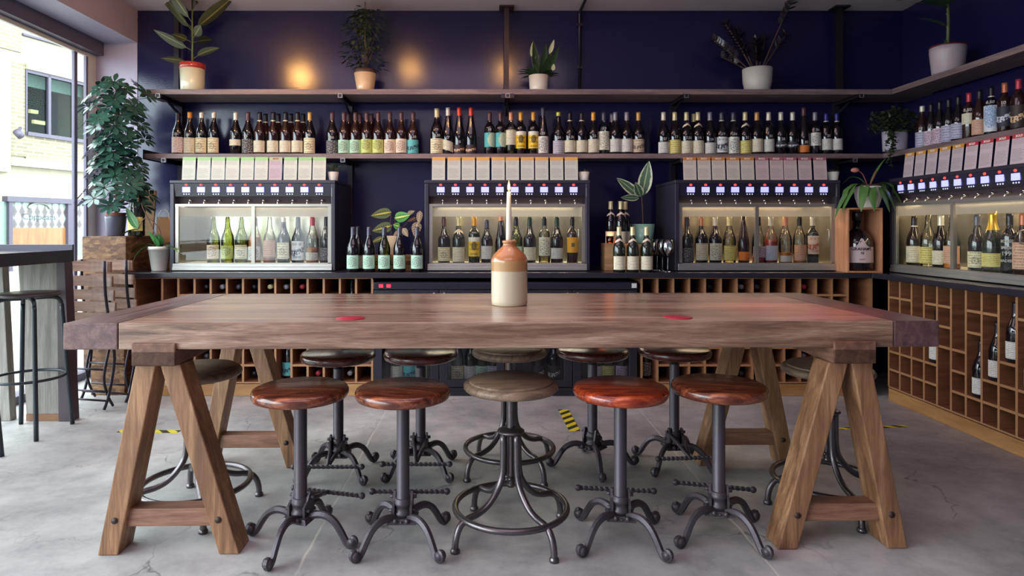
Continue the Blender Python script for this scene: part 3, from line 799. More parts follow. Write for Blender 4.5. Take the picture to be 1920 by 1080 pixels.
def dispenser(loc, rz, label, split, led, ledcol):
    e = empty('wine_dispenser', loc, rz, label, 'wine dispenser', 'wine dispensers on the counters')
    h = MW/2
    def part(name, fn, mat, parent=e, bevel=0):
        k = (name, mat.name)
        if k not in _disp:
            mb = MB(); fn(mb); me = mb.mesh(name); me.materials.append(mat); _disp[k] = me
        return link(name, _disp[k], parent, bevel)
    def case(m):
        m.box(-h, -h+.028, 0, MD_, .003, MH-.022).box(h-.028, h, 0, MD_, .003, MH-.022)
        m.box(-h-.002, h+.002, -.004, MD_, MH-.022, MH)
        m.box(-h+.028, h-.028, MD_-.02, MD_, .003, MH-.022)
        m.box(-h+.028, h-.028, .012, MD_-.02, .003, .045)
        m.box(-h+.028, h-.028, .07, MD_-.02, .455, .475)
    part('case', case, M_case, bevel=.004)
    part('control_panel', lambda m: m.hexa([(-h+.028, .012, .503), (h-.028, .012, .503), (h-.028, .3, .503), (-h+.028, .3, .503)], [(-h+.028, .002, .59), (h-.028, .002, .59), (h-.028, .3, .59), (-h+.028, .3, .59)]), M_panel)
    part('recess', lambda m: m.hexa([(-h+.028, .065, .450), (h-.028, .065, .450), (h-.028, .2, .450), (-h+.028, .2, .450)], [(-h+.028, .045, .503), (h-.028, .045, .503), (h-.028, .2, .503), (-h+.028, .2, .503)]), M_recess)
    part('base_ledge', lambda m: m.box(-h+.02, h-.02, -.012, .03, .006, .028).box(-h+.02, h-.02, -.006, .03, .028, .05), M_silver, bevel=.002)
    def fr(m):
        a, b = -h+.03, h-.03
        m.box(a, a+.022, .01, .03, .052, .448).box(b-.022, b, .01, .03, .052, .448).box(a, b, .008, .03, .435, .452).box(a, b, .01, .03, .048, .056)
        if split: m.box(-.012, .012, .008, .03, .052, .44)
    part('door_frame' if not split else 'split_door_frame', fr, M_doorf)
    part('glass_door', lambda m: m.add([(-h+.05, .02, .055), (h-.05, .02, .055), (h-.05, .02, .368), (-h+.05, .02, .368)], [(0, 1, 2, 3)]), M_dglass)
    part('frosted_band', lambda m: m.add([(-h+.05, .02, .368), (h-.05, .02, .368), (h-.05, .02, .436), (-h+.05, .02, .436)], [(0, 1, 2, 3)]), M_frost)
    part('door_handle', lambda m: m.tube([(h-.075, .016, .21), (h-.075, -.002, .215), (h-.075, -.002, .275), (h-.075, .016, .28)], .004, 8), M_silver)
    part('liner', lambda m: m.box(-h+.03, h-.03, .30, .305, .05, .45).box(-h+.028, -h+.032, .03, .3, .05, .45).box(h-.032, h-.028, .03, .3, .05, .45), M_inner)
    part('tray', lambda m: m.box(-h+.03, h-.03, .03, .3, .044, .05), M_tray)
    part('light_strip', lambda m: m.box(-h+.05, h-.05, .05, .062, .440, .448), M_led)
    part('vent', lambda m: m.box(h-.024, h-.022, -.002, .002, .5, .56), M_silver)
    for i in range(10):
        x = -.447+i*.0993
        d = part('display_screen', lambda m: m.box(-.026, .026, -.002, .003, -.018, .018), M_lcd)
        d.location = (x, .004, .548)
        b = part('indicator_light', lambda m: m.ball((0, 0, 0), .0095, 10, 6, (1.1, .5, .8)), M_red, d); b.location = (0, -.001, .032)
        for k in (-1, 0, 1):
            b = part('button', lambda m: m.ball((0, 0, 0), .0048, 8, 6, (1, .5, 1)), M_dot, d); b.location = (k*.017, .003, -.030)
        t = part('tap', lambda m: m.tube([(0, .03, .02), (0, -.005, .022), (0, -.02, .014), (0, -.024, -.012)], [.005, .005, .0045, .003], 8).ball((0, -.005, .025), .008, 10, 6), M_chrome)
        t.location = (x+.012, .04, .452)
    d = bpy.data.lights.new('dispenser_led', 'AREA'); d.shape = 'RECTANGLE'; d.size = MW-.12; d.size_y = .03; d.energy = led; d.color = ledcol
    lo = bpy.data.objects.new('dispenser_led', d); COL.objects.link(lo); lo.parent = e; lo.location = (0, .20, .440); lo.rotation_euler = (0, 0, 0)
    return e
YM = 4.30; CT = .808
MX = {1: XD(473.5, YM), 2: XD(951, YM), 3: XD(1420.5, YM)}
dispenser((MX[1], YM, CT), 0, 'black ten-tap wine dispenser cabinet at the left end of the back counter', True, 2.2, (1, .97, .86))
dispenser((MX[2], YM, CT), 0, 'black ten-tap wine dispenser cabinet in the middle, behind the stoneware jug', False, 3.2, (1, .88, .62))
dispenser((MX[3], YM, CT), 0, 'black ten-tap wine dispenser cabinet on the right of the back counter', True, 2.6, (1, .74, .45))
XM4 = 2.65; YM4 = 4.215-MW/2
dispenser((XM4, YM4, CT), -PI/2, 'black ten-tap wine dispenser cabinet on the counter along right wall', True, 1.8, (1, .76, .48))

FZ = CT+.0505
def mb_(px, D=4.375): return (XD(px, D), D, FZ)
inside = {
 'left wine dispenser': [
  (400.6, 'burgundy', 'green', None, 'peach', dict(wine='white', lz=(.03, .12)), 'green glass bottle with figure label, leftmost'),
  (427, 'burgundy', 'green', None, 'lime', dict(wine='white', lz=(.03, .115)), 'green glass bottle with pale lime label, second'),
  (453, 'burgundy', 'green', None, 'creamart', dict(wine='white', lz=(.03, .12)), 'green glass bottle with crest label, third'),
  (478, 'burgundy', 'clear', 'grey', 'whiteart', dict(wine='orange', lz=(.02, .11), fill=.17), 'orange wine bottle'),
  (505.6, 'burgundy', 'clear', None, 'peachlines', dict(wine='rose', lz=(.04, .15), fill=.15), 'pale bottle with square salmon label'),
  (532, 'burgundy', 'dark', 'white', 'creamart', dict(lz=(.03, .135), cz=.27), 'white-capped dark bottle with cream label'),
  (559, 'burgundy', 'dark', 'slate', 'sea', dict(lz=(.02, .145)), 'slate-capped bottle with tall white label'),
  (586, 'burgundy', 'clear', 'cherry', 'goat', dict(lz=(.02, .07), wine='orange', fill=.1), 'red-capped clear bottle with small white figures'),
  (612, 'burgundy', 'olive', 'dark', 'inkart', dict(lz=(.02, .1)), 'dark bottle at the right end')],
 'middle wine dispenser': [
  (832.5, 'burgundy', 'dark', 'brown', 'creamart', dict(lz=(.015, .105)), 'brown-capped bottle with cream label, leftmost'),
  (860, 'burgundy', 'olive', 'cream', 'cream', dict(lz=(.01, .105), chevron=True), 'cream-capped bottle with pointed neck label'),
  (889, 'bordeaux', 'olive', 'yellow', 'yellow', dict(lz=(.045, .17)), 'yellow-capped bottle with yellow crest label'),
  (913, 'burgundy', 'dark', 'slate', 'white', dict(lz=(.03, .12), S=.98), 'slate-capped bottle with small white label'),
  (939.5, 'flute', 'dark', 'pinkgold', None, dict(), 'tall copper-capped flute bottle'),
  (967.5, 'burgundy', 'green', 'dark', 'mint', dict(wine='white', lz=(.03, .11)), 'green glass bottle half behind the candle'),
  (993, 'burgundy', 'dark', 'green', 'cream', dict(lz=(.02, .105)), 'green-capped bottle with cream label'),
  (1020.5, 'bordeaux', 'clear', 'dark', 'goat', dict(wine='white', lz=(.05, .17), fill=.2), 'clear bottle with sketched animal label'),
  (1044, 'burgundy', 'dark', 'green', 'white', dict(lz=(.03, .1)), 'bottle with low white label'),
  (1073, 'bordeaux', 'brown', 'dark', 'amber', dict(lz=(.07, .17)), 'bottle with amber label and dark square')],
 'right wine dispenser': [
  (1288, 'burgundy', 'olive', 'slate', 'inkart', dict(lz=(.01, .1)), 'bottle with ink drawing label at the left end'),
  (1315, 'burgundy', 'dark', 'pinkgold', 'cream', dict(lz=(.02, .13)), 'copper-capped bottle with cream label'),
  (1341, 'burgundy', 'dark', 'white', 'goat', dict(lz=(.02, .13)), 'white-capped bottle with leafy drawing label'),
  (1367.5, 'burgundy', 'clear', 'cream', 'yellowplain', dict(lz=(.02, .115), wine='white', fill=.17), 'cream-capped clear bottle with yellow label'),
  (1394, 'flute', 'brown', None, 'orange', dict(lz=(.02, .08), S=.98), 'slender brown bottle with orange label'),
  (1422, 'burgundy', 'clear', 'dark', 'pinkart', dict(lz=(.04, .11), wine='pink', fill=.06), 'clear bottle with pink dregs beside the divider'),
  (1445, 'burgundy', 'clear', 'white', 'bluewhite', dict(lz=(.02, .115), wine='rose', fill=.155), 'rose bottle with ice blue label'),
  (1472.5, 'burgundy', 'clear', 'pinkgold', 'white', dict(lz=(.01, .05), wine='orange', fill=.07), 'clear bottle with copper cap and low white label'),
  (1499, 'burgundy', 'clear', 'dark', 'peachlines', dict(lz=(.02, .12), wine='orange', fill=.06), 'clear bottle with peach label'),
  (1523.5, 'bordeaux', 'dark', 'white', 'whitered', dict(lz=(.06, .18)), 'dark bottle with pink landscape label')],
}
for where, items in inside.items():
    for px, kind, gl, cap, lab, kw, desc in items:
        bottle(mb_(px), kind, gl, cap, lab, label=f'{desc}, inside the {where}', group='bottles inside the dispensers', **kw)
XB4 = XM4+.085
for px, kind, gl, cap, lab, kw, desc in [
  (1714, 'burgundy', 'dark', 'dark', 'cream', dict(lz=(.02, .12), collar='white'), 'white-banded dark bottle, farthest'),
  (1740, 'burgundy', 'clear', None, 'yellowplain', dict(lz=(.02, .115), S=1.07), 'clear bottle with wide pale yellow label'),
  (1764, 'burgundy', 'dark', 'white', 'cream', dict(lz=(.02, .1)), 'foil-capped dark bottle with cream label'),
  (1785, 'burgundy', 'clear', None, 'peachlines', dict(lz=(.03, .13), wine='orange', fill=.03), 'clear bottle with pink label and orange dregs'),
  (1803, 'burgundy', 'clear', 'white', 'white', dict(lz=(.03, .13)), 'bottle half hidden by the door divider'),
  (1832, 'burgundy', 'dark', 'slate', 'creamart', dict(lz=(.02, .105)), 'dark bottle with round emblem label'),
  (1861, 'sparkling', 'olive', 'goldfoil', 'yellowplain', dict(lz=(.03, .1), cz=.22), 'gold-foiled sparkling bottle'),
  (1893, 'bordeaux', 'dark', 'dark', None, dict(), 'black bottle stencilled with white lettering'),
  (1918, 'burgundy', 'brown', 'copper', 'peachlines', dict(lz=(.03, .16)), 'brown bottle at the frame edge')]:
    D = 1200*XB4/(px-913)
    b = bottle((XB4+(.09 if px == 1803 else 0), D, FZ), kind, gl, cap, lab, rz=-R(50), label=f'{desc}, inside the dispenser on right wall', group='bottles inside the dispensers', **kw)
    if px == 1893:
        for i, (t, sz) in enumerate((('BORGES', .020), ('SPECIAL', .019), ('1990', .030), ('MADEIRA', .019))):
            z = .165-i*.034
            me = text_mesh(t, sz, 'CENTER', .0001, .0008).copy()
            for v in me.vertices:
                r = .0405; a = v.co.x/r; v.co = Vector((math.sin(a)*r, -math.cos(a)*r, z+v.co.y))
            me.materials.clear(); me.materials.append(M_ink); link('stencil_lettering', me, b)

# ---- tasting note cards standing on the dispensers
def card_mat(name, head, body='#c6c6ba'):
    n = NT(name); uv = n.coord('UV'); sx = n.n('ShaderNodeSeparateXYZ'); n.set(sx.inputs[0], uv); u, v = sx.outputs[0], sx.outputs[1]
    vr = n.math('MULTIPLY', v, 26); row = n.math('FLOOR', vr); fr = n.math('FRACT', vr)
    cmb = n.n('ShaderNodeCombineXYZ'); n.set(cmb.inputs[0], n.math('MULTIPLY', u, 30)); n.set(cmb.inputs[1], n.math('MULTIPLY', row, 5.1))
    nz = n.noise(cmb.outputs[0], 1, 1); en = n.noise(n.mapping(cmb.outputs[0], (0, 1, 0)), 1.3, 0)
    m = n.math('MULTIPLY', n.math('LESS_THAN', fr, .5), n.math('GREATER_THAN', nz, .38))
    m = n.math('MULTIPLY', m, n.math('LESS_THAN', u, n.math('MULTIPLY_ADD', en, .9, .35)))
    m = n.math('MULTIPLY', m, n.math('GREATER_THAN', u, .09)); m = n.math('MULTIPLY', m, n.math('LESS_THAN', u, .92))
    blank = n.math('MULTIPLY', n.math('LESS_THAN', v, .66), n.math('GREATER_THAN', v, .52))
    m = n.math('MULTIPLY', m, n.math('SUBTRACT', 1.0, blank)); m = n.math('MULTIPLY', m, n.math('GREATER_THAN', v, .1))
    c = n.mix(n.math('MULTIPLY', m, .45), body, '#6c6660')
    c = n.mix(n.math('GREATER_THAN', v, .86), c, head)
    n.base(c); n.rough(.7); return n.m
CM = {'green': card_mat('card_green', '#94c080'), 'yellow': card_mat('card_yellow', '#dca44c'), 'amber': card_mat('card_amber', '#c87c34', '#cfc2b4'),
      'rose': card_mat('card_rose', '#a85c68', '#cbb4b0'), 'mauve': card_mat('card_mauve', '#a8b084', '#b8a4ac'), 'gold': card_mat('card_gold', '#c88a2c', '#bca8ac'), 'crimson': card_mat('card_crimson', '#b82c40', '#c8b0b4')}
M_hold = glassy('acrylic_holder', (.9, .92, .92), .9, .03)
M_head = pm('card_heading_ink', '#efe6d4', .6)
M_headr = pm('card_heading_red', '#a83c4c', .6)
CW, CH, CL = .089, .160, .016
def card(loc, rz, kind, label, word=None, grp=''):
    e = empty('tasting_card', loc, rz, label, 'card', grp)
    k = 'cm_'+kind
    def fn(m):
        vs = [(-CW/2, 0, 0), (CW/2, 0, 0), (CW/2, CL, CH), (-CW/2, CL, CH)]
        m.add(vs+[(x, y+.0012, z) for x, y, z in vs], [(0, 1, 2, 3), (7, 6, 5, 4), (0, 4, 5, 1), (1, 5, 6, 2), (2, 6, 7, 3), (3, 7, 4, 0)], False, [(0, 0), (1, 0), (1, 1), (0, 1)]*2)
    link('paper', bmesh_part(('paper', kind), fn, CM[kind]), e)
    def ho(m):
        m.prism([(-.006, .0), (.05, .0), (.05, .004), (-.003, .004)], -CW/2-.002, CW/2+.002, 'X')
        m.hexa([(-.03, .0022, .004), (.03, .0022, .004), (.03, .004, .004), (-.03, .004, .004)], [(-.03, CL*.8+.0022, CH*.8), (.03, CL*.8+.0022, CH*.8), (.03, CL*.8+.004, CH*.8), (-.03, CL*.8+.004, CH*.8)])
    link('stand', bmesh_part(('stand', 'x'), ho, M_hold), e)
    if word:
        t = .895; text_on(word, .017, M_head if kind not in ('mauve',) else M_headr, e, (0, CL*t-.0012, CH*t), (math.atan2(CH, CL), 0, 0), 'heading', bold=.0005)
    return e
YC = 4.34; ZT = CT+MH+.001
for j, px in enumerate((355, 383, 410, 437, 464.5, 491, 517.7, 545.8, 573, 600)):
    card((XD(px-2, YC), YC, ZT), 0, 'mauve' if j == 6 else 'green', ('mauve tasting note card, the odd one' if j == 6 else f'green-headed tasting note card, {ORD[j]} from left')+' on the left dispenser', 'RICH' if j == 6 else None, 'green tasting cards on the left dispenser')
for j, px in enumerate((822, 851, 878, 905.5, 934, 961, 989, 1016, 1044, 1071.5)):
    card((XD(px, YC), YC, ZT), 0, 'yellow', f'yellow-headed tasting note card, {ORD[j]} from left on the middle dispenser', None, 'yellow tasting cards on the middle dispenser')
for j, px in enumerate((1292, 1319, 1346, 1373.5, 1400.5, 1428, 1455, 1481, 1508.5, 1537)):
    card((XD(px+2, YC), YC, ZT), 0, 'amber' if j < 5 else 'rose', f'{"amber" if j < 5 else "rose"}-headed tasting note card, {ORD[j % 5]} of its colour from left on the right dispenser', 'RICH' if j < 5 else 'BOLD', 'tasting cards on the right dispenser')
for j in range(10):
    D = 4.11-j*.106
    card((XM4+.05, D, ZT), -PI/2, 'gold' if j < 5 else 'crimson', f'{"gold" if j < 5 else "crimson"}-headed tasting note card, {ORD[j % 5]} of its colour from the corner, right wall dispenser', 'RICH' if j < 5 else 'BOLD', 'tasting cards on the right wall dispenser')

# ================================================================== WINE RACKS
def rack(loc, rz, label, cw, ncol, first=0.0, rows=6, rh=.1145, z0=.086, merges=(), depth=.40):
    """ncol cells of width cw; merges = {(col,row from top): number of rows joined}"""
    e = empty('wine_rack', loc, rz, label, 'wine rack', 'wine racks under the counters')
    T = .014; H = rows*rh; Wd = first+ncol*cw
    MB().box(0, Wd, .0, .03, 0.001, z0-.002).obj('plinth', M_pine, e, .001)
    MB().box(0, Wd, depth, depth+.01, z0, z0+H).obj('back_panel', M_rack, e)
    MB().box(0, Wd, 0, depth, z0+H-T/2, z0+H+T/2-.008).box(0, Wd, 0, depth, z0-T/2, z0+T/2).obj('carcass', M_rack_e, e)
    xs = ([0] if first else [])+[first+i*cw for i in range(ncol+1)]
    for x in xs:
        link('divider', bmesh_part(('divider', round(H, 3), round(depth, 3)), lambda m: m.box(-T/2, T/2, .001, depth, z0+T/2, z0+H-T/2), M_rack_e), e, 0, (x, 0, 0))
    for c in range(ncol):
        r = 0
        while r < rows:
            s = merges.get((c, r), 1) if merges else 1
            r += s
            if r < rows:
                link('shelf_piece', bmesh_part(('shelf_piece', round(cw, 3), round(depth, 3)), lambda m: m.box(T/2, cw-T/2, .002, depth, -T/2, T/2), M_rack_e), e, 0, (first+c*cw, 0, z0+H-r*rh))
    return e
M_rack_e = wood('rack_board', '#70442c', '#8c5a3c', '#9c6848', 'Y', 1.2, .55, 0, 10, .05, False)
def _ply_edge(m):
    t = m.node_tree; p = t.nodes['Principled BSDF']; src = p.inputs['Base Color'].links[0].from_socket
    n = NT.__new__(NT); n.m = m; n.t = t; n.p = p
    sx = n.n('ShaderNodeSeparateXYZ'); n.set(sx.inputs[0], n.coord('Normal'))
    n.base(n.mix(n.math('LESS_THAN', sx.outputs[1], -.5), src, '#a0744e'))
_ply_edge(M_rack_e)
YR = 4.18; X1 = XD(252, YR)
rack((X1, YR, 0), 0, 'pigeonhole wine rack of pale ply under the left of the back counter', .1055, 13, XD(304, YR)-X1, merges={(0, 0): 2, (7, 0): 3, (8, 0): 1, (11, 0): 3, (7, 3): 3, (2, 3): 1})
X2 = XD(1203, YR)
rack((X2, YR, 0), 0, 'pigeonhole wine rack of pale ply under the right of the back counter', .1036, 13, 0, merges={(1, 0): 2, (5, 0): 2, (0, 3): 3, (9, 0): 2})
rr_m = {(2, 0): 3, (5, 0): 3, (4, 1): 1, (8, 0): 3, (6, 2): 3, (7, 1): 3, (9, 1): 3, (4, 3): 3, (3, 1): 3, (11, 0): 3, (12, 2): 3}
rack((2.56, 4.08, 0), -PI/2, 'pigeonhole wine rack of brown ply under the counter on right wall', .1095, 15, 0, merges=rr_m)
# dark corner void, its shade a black sheet, with a post between the racks
tag(MB().box(XD(1628, 4.18), XD(1636, 4.18), 4.18, 4.6, .002, .772).obj('corner_post', M_rack_e), 'upright wooden board standing in the dark corner between the two racks', 'board')
tag(MB().box(2.40, 2.55, 4.60, 4.62, .002, .772).obj('dark_void_sheet', M_black), 'black sheet added as the dark of the corner gap behind the upright board', 'panel')

def rbottle(col, row, X0, cw, first, y, label, cap='dark', standing=False, lab=None, rz=0, dx=0, right=False):
    T = .007; z = .086+(6-row-1)*.1145
    if not right:
        x = X0+first+(col+.5)*cw+dx
        if standing: return bottle((x, y+.12, z+T+.001), 'burgundy', 'dark', cap, lab, label=label, group='bottles in the racks')
        return bottle((x, y+.37, z+T+.0435), 'burgundy', 'dark', cap, None, rot=(R(90), 0, 0), label=label, group='bottles in the racks')
    yy = 4.08-(col+.5)*cw
    if standing: return bottle((2.56+.043, yy, z+T+.001), 'burgundy', 'dark', cap, lab, rz=-R(48), label=label, group='bottles in the racks', S=.98)
    return bottle((2.56+.37, yy, z+T+.0435), 'burgundy', 'dark', cap, None, rot=(R(90), 0, -PI/2), label=label, group='bottles in the racks')
f1 = XD(304, YR)-X1
for c, r, cap, txt in ((2, 0, 'dark', 'third'), (3, 0, 'grey', 'fourth'), (4, 0, 'slate', 'fifth'), (5, 0, 'dark', 'sixth'), (6, 0, 'cream', 'seventh, cream-tipped'), (8, 0, 'grey', 'ninth'), (9, 0, 'cherry', 'tenth, red-tipped')):
    c_ = c-0 if c < 7 else c-1
    rbottle(c_, 0, X1, .1055, f1, YR, f'lying wine bottle in the top row of left rack, {txt} cell', cap)
for c, r, cap, txt in ((2, 4, 'slate', 'below table top left of the trestle'), (3, 4, 'grey', 'below table top behind the trestle leg'), (5, 4, 'slate', 'between the rear trestle legs'), (5, 5, 'dark', 'in the bottom row by the trestle leg'), (9, 5, 'cherry', 'red-tipped in the bottom row'), (11, 5, 'grey', 'silver-tipped in the bottom row near the fridge'), (0, 4, 'dark', 'in the leftmost narrow column')):
    rbottle(c, r, X1, .1055, f1, YR, f'lying wine bottle in the left rack, {txt}', cap)
rbottle(7, 5, X1, .1055, f1, YR, 'standing dark bottle with teal label in a tall cell of left rack', 'dark', True, 'tealbird')
rbottle(11, 2, X1, .1055, f1, YR, 'standing bottle in a tall cell near the fridge, left rack', 'dark', True, 'white')
for c, r, cap, txt in ((4, 0, 'dark', 'top row behind the table'), (6, 0, 'grey', 'top row, grey-tipped'), (7, 0, 'slate', 'top row, slate-tipped'), (10, 0, 'cherry', 'top row, cherry-tipped'), (10, 4, 'grey', 'low, behind the right trestle'), (6, 5, 'slate', 'bottom row, seen between the trestle legs'), (12, 4, 'slate', 'low, at the right end')):
    rbottle(c, r, X2, .1036, 0, YR, f'lying wine bottle in the right back rack, {txt}', cap)
rbottle(0, 5, X2, .1036, 0, YR, 'standing dark bottle in the tall cell beside the fridge, right back rack', 'dark', True, 'inkart')
for c, r, txt in ((3, 3, 'farthest of the white-labelled ones, beyond the table end'), (6, 4, 'low one with pale label'), (7, 3, 'middle one with pale label'), (8, 2, 'upper one with pale label in a tall cell'), (9, 3, 'one at the frame edge')):
    rbottle(c, r, 0, .1095, 0, 0, f'standing bottle in the right wall rack, {txt}', 'dark', True, 'white', right=True)

# ================================================================== FRIDGES
M_fr = pm('fridge_black', '#23212b', .35)
M_fglass = glassy('fridge_glass', (.82, .86, .92), .9, .03)
def fridge(x0, x1, label, leds, sticker):
    e = empty('bottle_fridge', (x0, 4.18, 0), 0, label, 'fridge', 'under-counter fridges')
    w = x1-x0
    MB().box(0, w, .06, .62, .10, .745).box(0, w, .05, .62, .012, .04).obj('body', M_fr, e) if False else None
    bd = MB(); bd.box(0, .02, .02, .62, .02, .745).box(w-.02, w, .02, .62, .02, .745).box(.02, w-.02, .6, .62, .02, .745).box(.02, w-.02, .02, .62, .02, .062).box(.02, w-.02, .02, .62, .70, .745)
    bd.obj('body', M_fr, e, .002)
    g = MB(); g.box(0, w, .0, .02, .003, .055)
    for i in range(int(w/.022)): g.box(.012+i*.022, .012+i*.022+.014, -.003, 0, .018, .036)
    g.obj('vent_grille', M_fr, e)
    MB().box(0, w, -.012, .02, .698, .742).obj('control_panel', M_panel, e, .003)
    if leds:
        for k, dx in enumerate((.035, .085)):
            MB().box(dx, dx+.028, -.0135, -.0125, .710, .732).obj('temperature_display', pm('red_led_digits', '#501018', .3, emis='#ff3048', es=1.2), e)
    if sticker: MB().box(w-.04, w-.008, -.0135, -.0125, .708, .738).obj('sticker', pm('fridge_sticker', '#c8c8c8', .5), e)
    MB().box(.03, w-.03, .30, .306, .06, .70).obj('inner_back', pm('fridge_liner', '#6c6c74', .5), e)
    hw = w/2
    for k in range(2):
        a = k*hw+.003; b = (k+1)*hw-.003
        d = MB(); z0, z1 = .062, .692; f = .052 if True else 0
        d.box(a, a+f, -.01, .018, z0, z1).box(b-f, b, -.01, .018, z0, z1).box(a+f, b-f, -.01, .018, z0, z0+.045).box(a+f, b-f, -.01, .018, z1-.05, z1)
        do = d.obj('door', M_fr, e, .002)
        MB().add([(a+f, 0, z0+.045), (b-f, 0, z0+.045), (b-f, 0, z1-.05), (a+f, 0, z1-.05)], [(0, 1, 2, 3)]).obj('door_glass', M_fglass, do)
        MB().box((a+b)/2-.07, (a+b)/2+.07, -.028, -.01, z1-.03, z1-.012).obj('door_handle', M_steelb, do, .002)
        MB().cyl(((b if k == 0 else a+.06)-.03, -.016, z1-.022), ((b if k == 0 else a+.06)-.03, -.010, z1-.022), .008, 12).obj('lock', M_silver, do)
    return e
FX0, FXM, FX1 = XD(698, 4.18), XD(949, 4.18), XD(1198, 4.18)
fridge(FX0+.010, FXM-.008, 'black under-counter bottle fridge with two glass doors, left one', True, False)
fridge(FXM+.008, FX1-.010, 'black under-counter bottle fridge with two glass doors, right one', False, True)
tag(MB().box(FXM-.006, FXM+.006, 4.185, 4.6, .002, .772).obj('divider_board', M_rack_e), 'thin wooden board standing between the two black fridges', 'board')
for px, lab, cap, gl, kw, txt in ((744, 'cream', 'white', 'olive', {}, 'first door, cream label'), (768, 'tealbird', 'cream', 'clear', {}, 'first door, blue label'), (790, 'mint', 'dark', 'clear', {}, 'first door, pale green label'), 
        (858, 'creamart', 'white', 'clear', {}, 'second door, small crest label'), (882, 'white', 'lime', 'olive', {}, 'second door, lime cap'), (904, 'mint', 'cream', 'green', {}, 'second door, pale mint label'), (925, 'grey', 'grey', 'olive', {}, 'second door, grey label'),
        (1008, 'script', 'slate', 'dark', {}, 'third door, dark script label'), (1038, 'script', 'white', 'dark', {}, 'third door, white cap'), (1015+4, 'cream', 'dark', 'brown', {}, ''),
        (1140, 'yellowplain', 'cream', 'clear', {}, 'fourth door, pale yellow label'), (1165, 'pinkart', 'white', 'clear', {}, 'fourth door, pink picture label'), (1118, 'white', 'dark', 'olive', {}, 'fourth door, plain white label')):
    if not txt: continue
    D = 4.30
    bottle((XD(px, D), D, .064), 'burgundy', gl, cap, lab, lz=(.02, .11), label=f'bottle behind the fridge glass, {txt}', group='bottles in the fridges')
for k, (a, b) in enumerate(((FX0+.03, FXM-.03), (FXM+.03, FX1-.03))):
    m = MB()
    for i in range(12): m.cyl((a, 4.22+i*.022, .40), (b, 4.22+i*.022, .40), .002, 6)
    tag(m.obj('fridge_shelf', M_silver), f'wire shelf inside the {("left", "right")[k]} black fridge', 'shelf')
# ================================================================== THE LONG TABLE
TC = Vector((.058, 2.625, 0)); TA = .0185
tb = empty('tabletop', TC, TA, 'long thick oak tabletop resting on two wooden trestles', 'table')
TL, TW, TZ0, TZ1 = 2.95, .945, .694, .783
h, d = TL/2, TW/2
MB().box(-h+.182, h-.158, -d, d, TZ0, TZ1).obj('planks', M_table, tb, .004)
for s, w_ in ((-1, .18), (1, .156)):
    x0, x1 = (-h, -h+w_) if s < 0 else (h-w_, h)
    MB().box(x0, x1, -d, d, TZ0, TZ1).obj('end_board', M_table_edge, tb, .004)

def sweep_leg(mb, p0, p1, w, dp):
    """p0 bottom centre, p1 top centre; w along x, dp along y; ends cut level"""
    a = [(p0[0]-w/2, p0[1]-dp/2, p0[2]), (p0[0]+w/2, p0[1]-dp/2, p0[2]), (p0[0]+w/2, p0[1]+dp/2, p0[2]), (p0[0]-w/2, p0[1]+dp/2, p0[2])]
    b = [(p1[0]-w/2, p1[1]-dp/2, p1[2]), (p1[0]+w/2, p1[1]-dp/2, p1[2]), (p1[0]+w/2, p1[1]+dp/2, p1[2]), (p1[0]-w/2, p1[1]+dp/2, p1[2])]
    mb.hexa(a, b)
M_peg = pm('oak_peg', '#3a261a', .6)
def trestle(x, y0, rz, label, spread):
    e = empty('trestle', (x, y0, 0), rz, label, 'trestle', 'trestles under the long table')
    bm = MB().box(-.072, .072, 0, .97, .641, .6925); 
    bm.box(-.072, .072, 0, .011, .641, .717)
    bm.obj('beam', M_trestle_h, e, .004)
    for yy, nm in ((.03, 'front'), (.80, 'rear')):
        for s in (-1, 1):
            m = MB()
            sweep_leg(m, (spread[0] if s < 0 else spread[1], yy+.05, .001), (-.040 if s < 0 else .040, yy+.05+(0 if s < 0 else .003), .640), .068, .10)
            l = m.obj('leg', M_trestle, e, .004)
            px_ = (spread[0] if s < 0 else spread[1]); zt = .118; xx = px_+((-.04 if s < 0 else .04)-px_)*zt/.64
            MB().cyl((xx, yy-.003, zt), (xx, yy+.01, zt), .011, 10).obj('peg', M_peg, l)
        a = spread[0]*.80-.01; b = spread[1]*.80+.01
        MB().box(a+.03, b-.03, yy+.02, yy+.085, .088, .148).obj('stretcher', M_trestle_x, e, .003)
    return e
trestle(-1.105, 2.118, TA, 'oak A-frame trestle under the left end of the long table', (-.166, .238))
trestle(1.243, 2.158, TA, 'oak A-frame trestle under the right end of the long table', (-.215, .165))
for i, (px, py, D) in enumerate(((657, 597.5, 2.235), (1271, 595.5, 2.26))):
    c = MB().lathe([(.001, 0), (.049, 0), (.0505, .001), (.049, .002), (.001, .002)], 28).obj('coaster', pm('red_coaster', '#b02438', .35))
    c.location = (XD(px, D), D, TZ1+.0003)
    tag(c, 'flat round red coaster on the tabletop near its front edge, '+('left' if i == 0 else 'right')+' of the jug', 'coaster', 'red coasters')

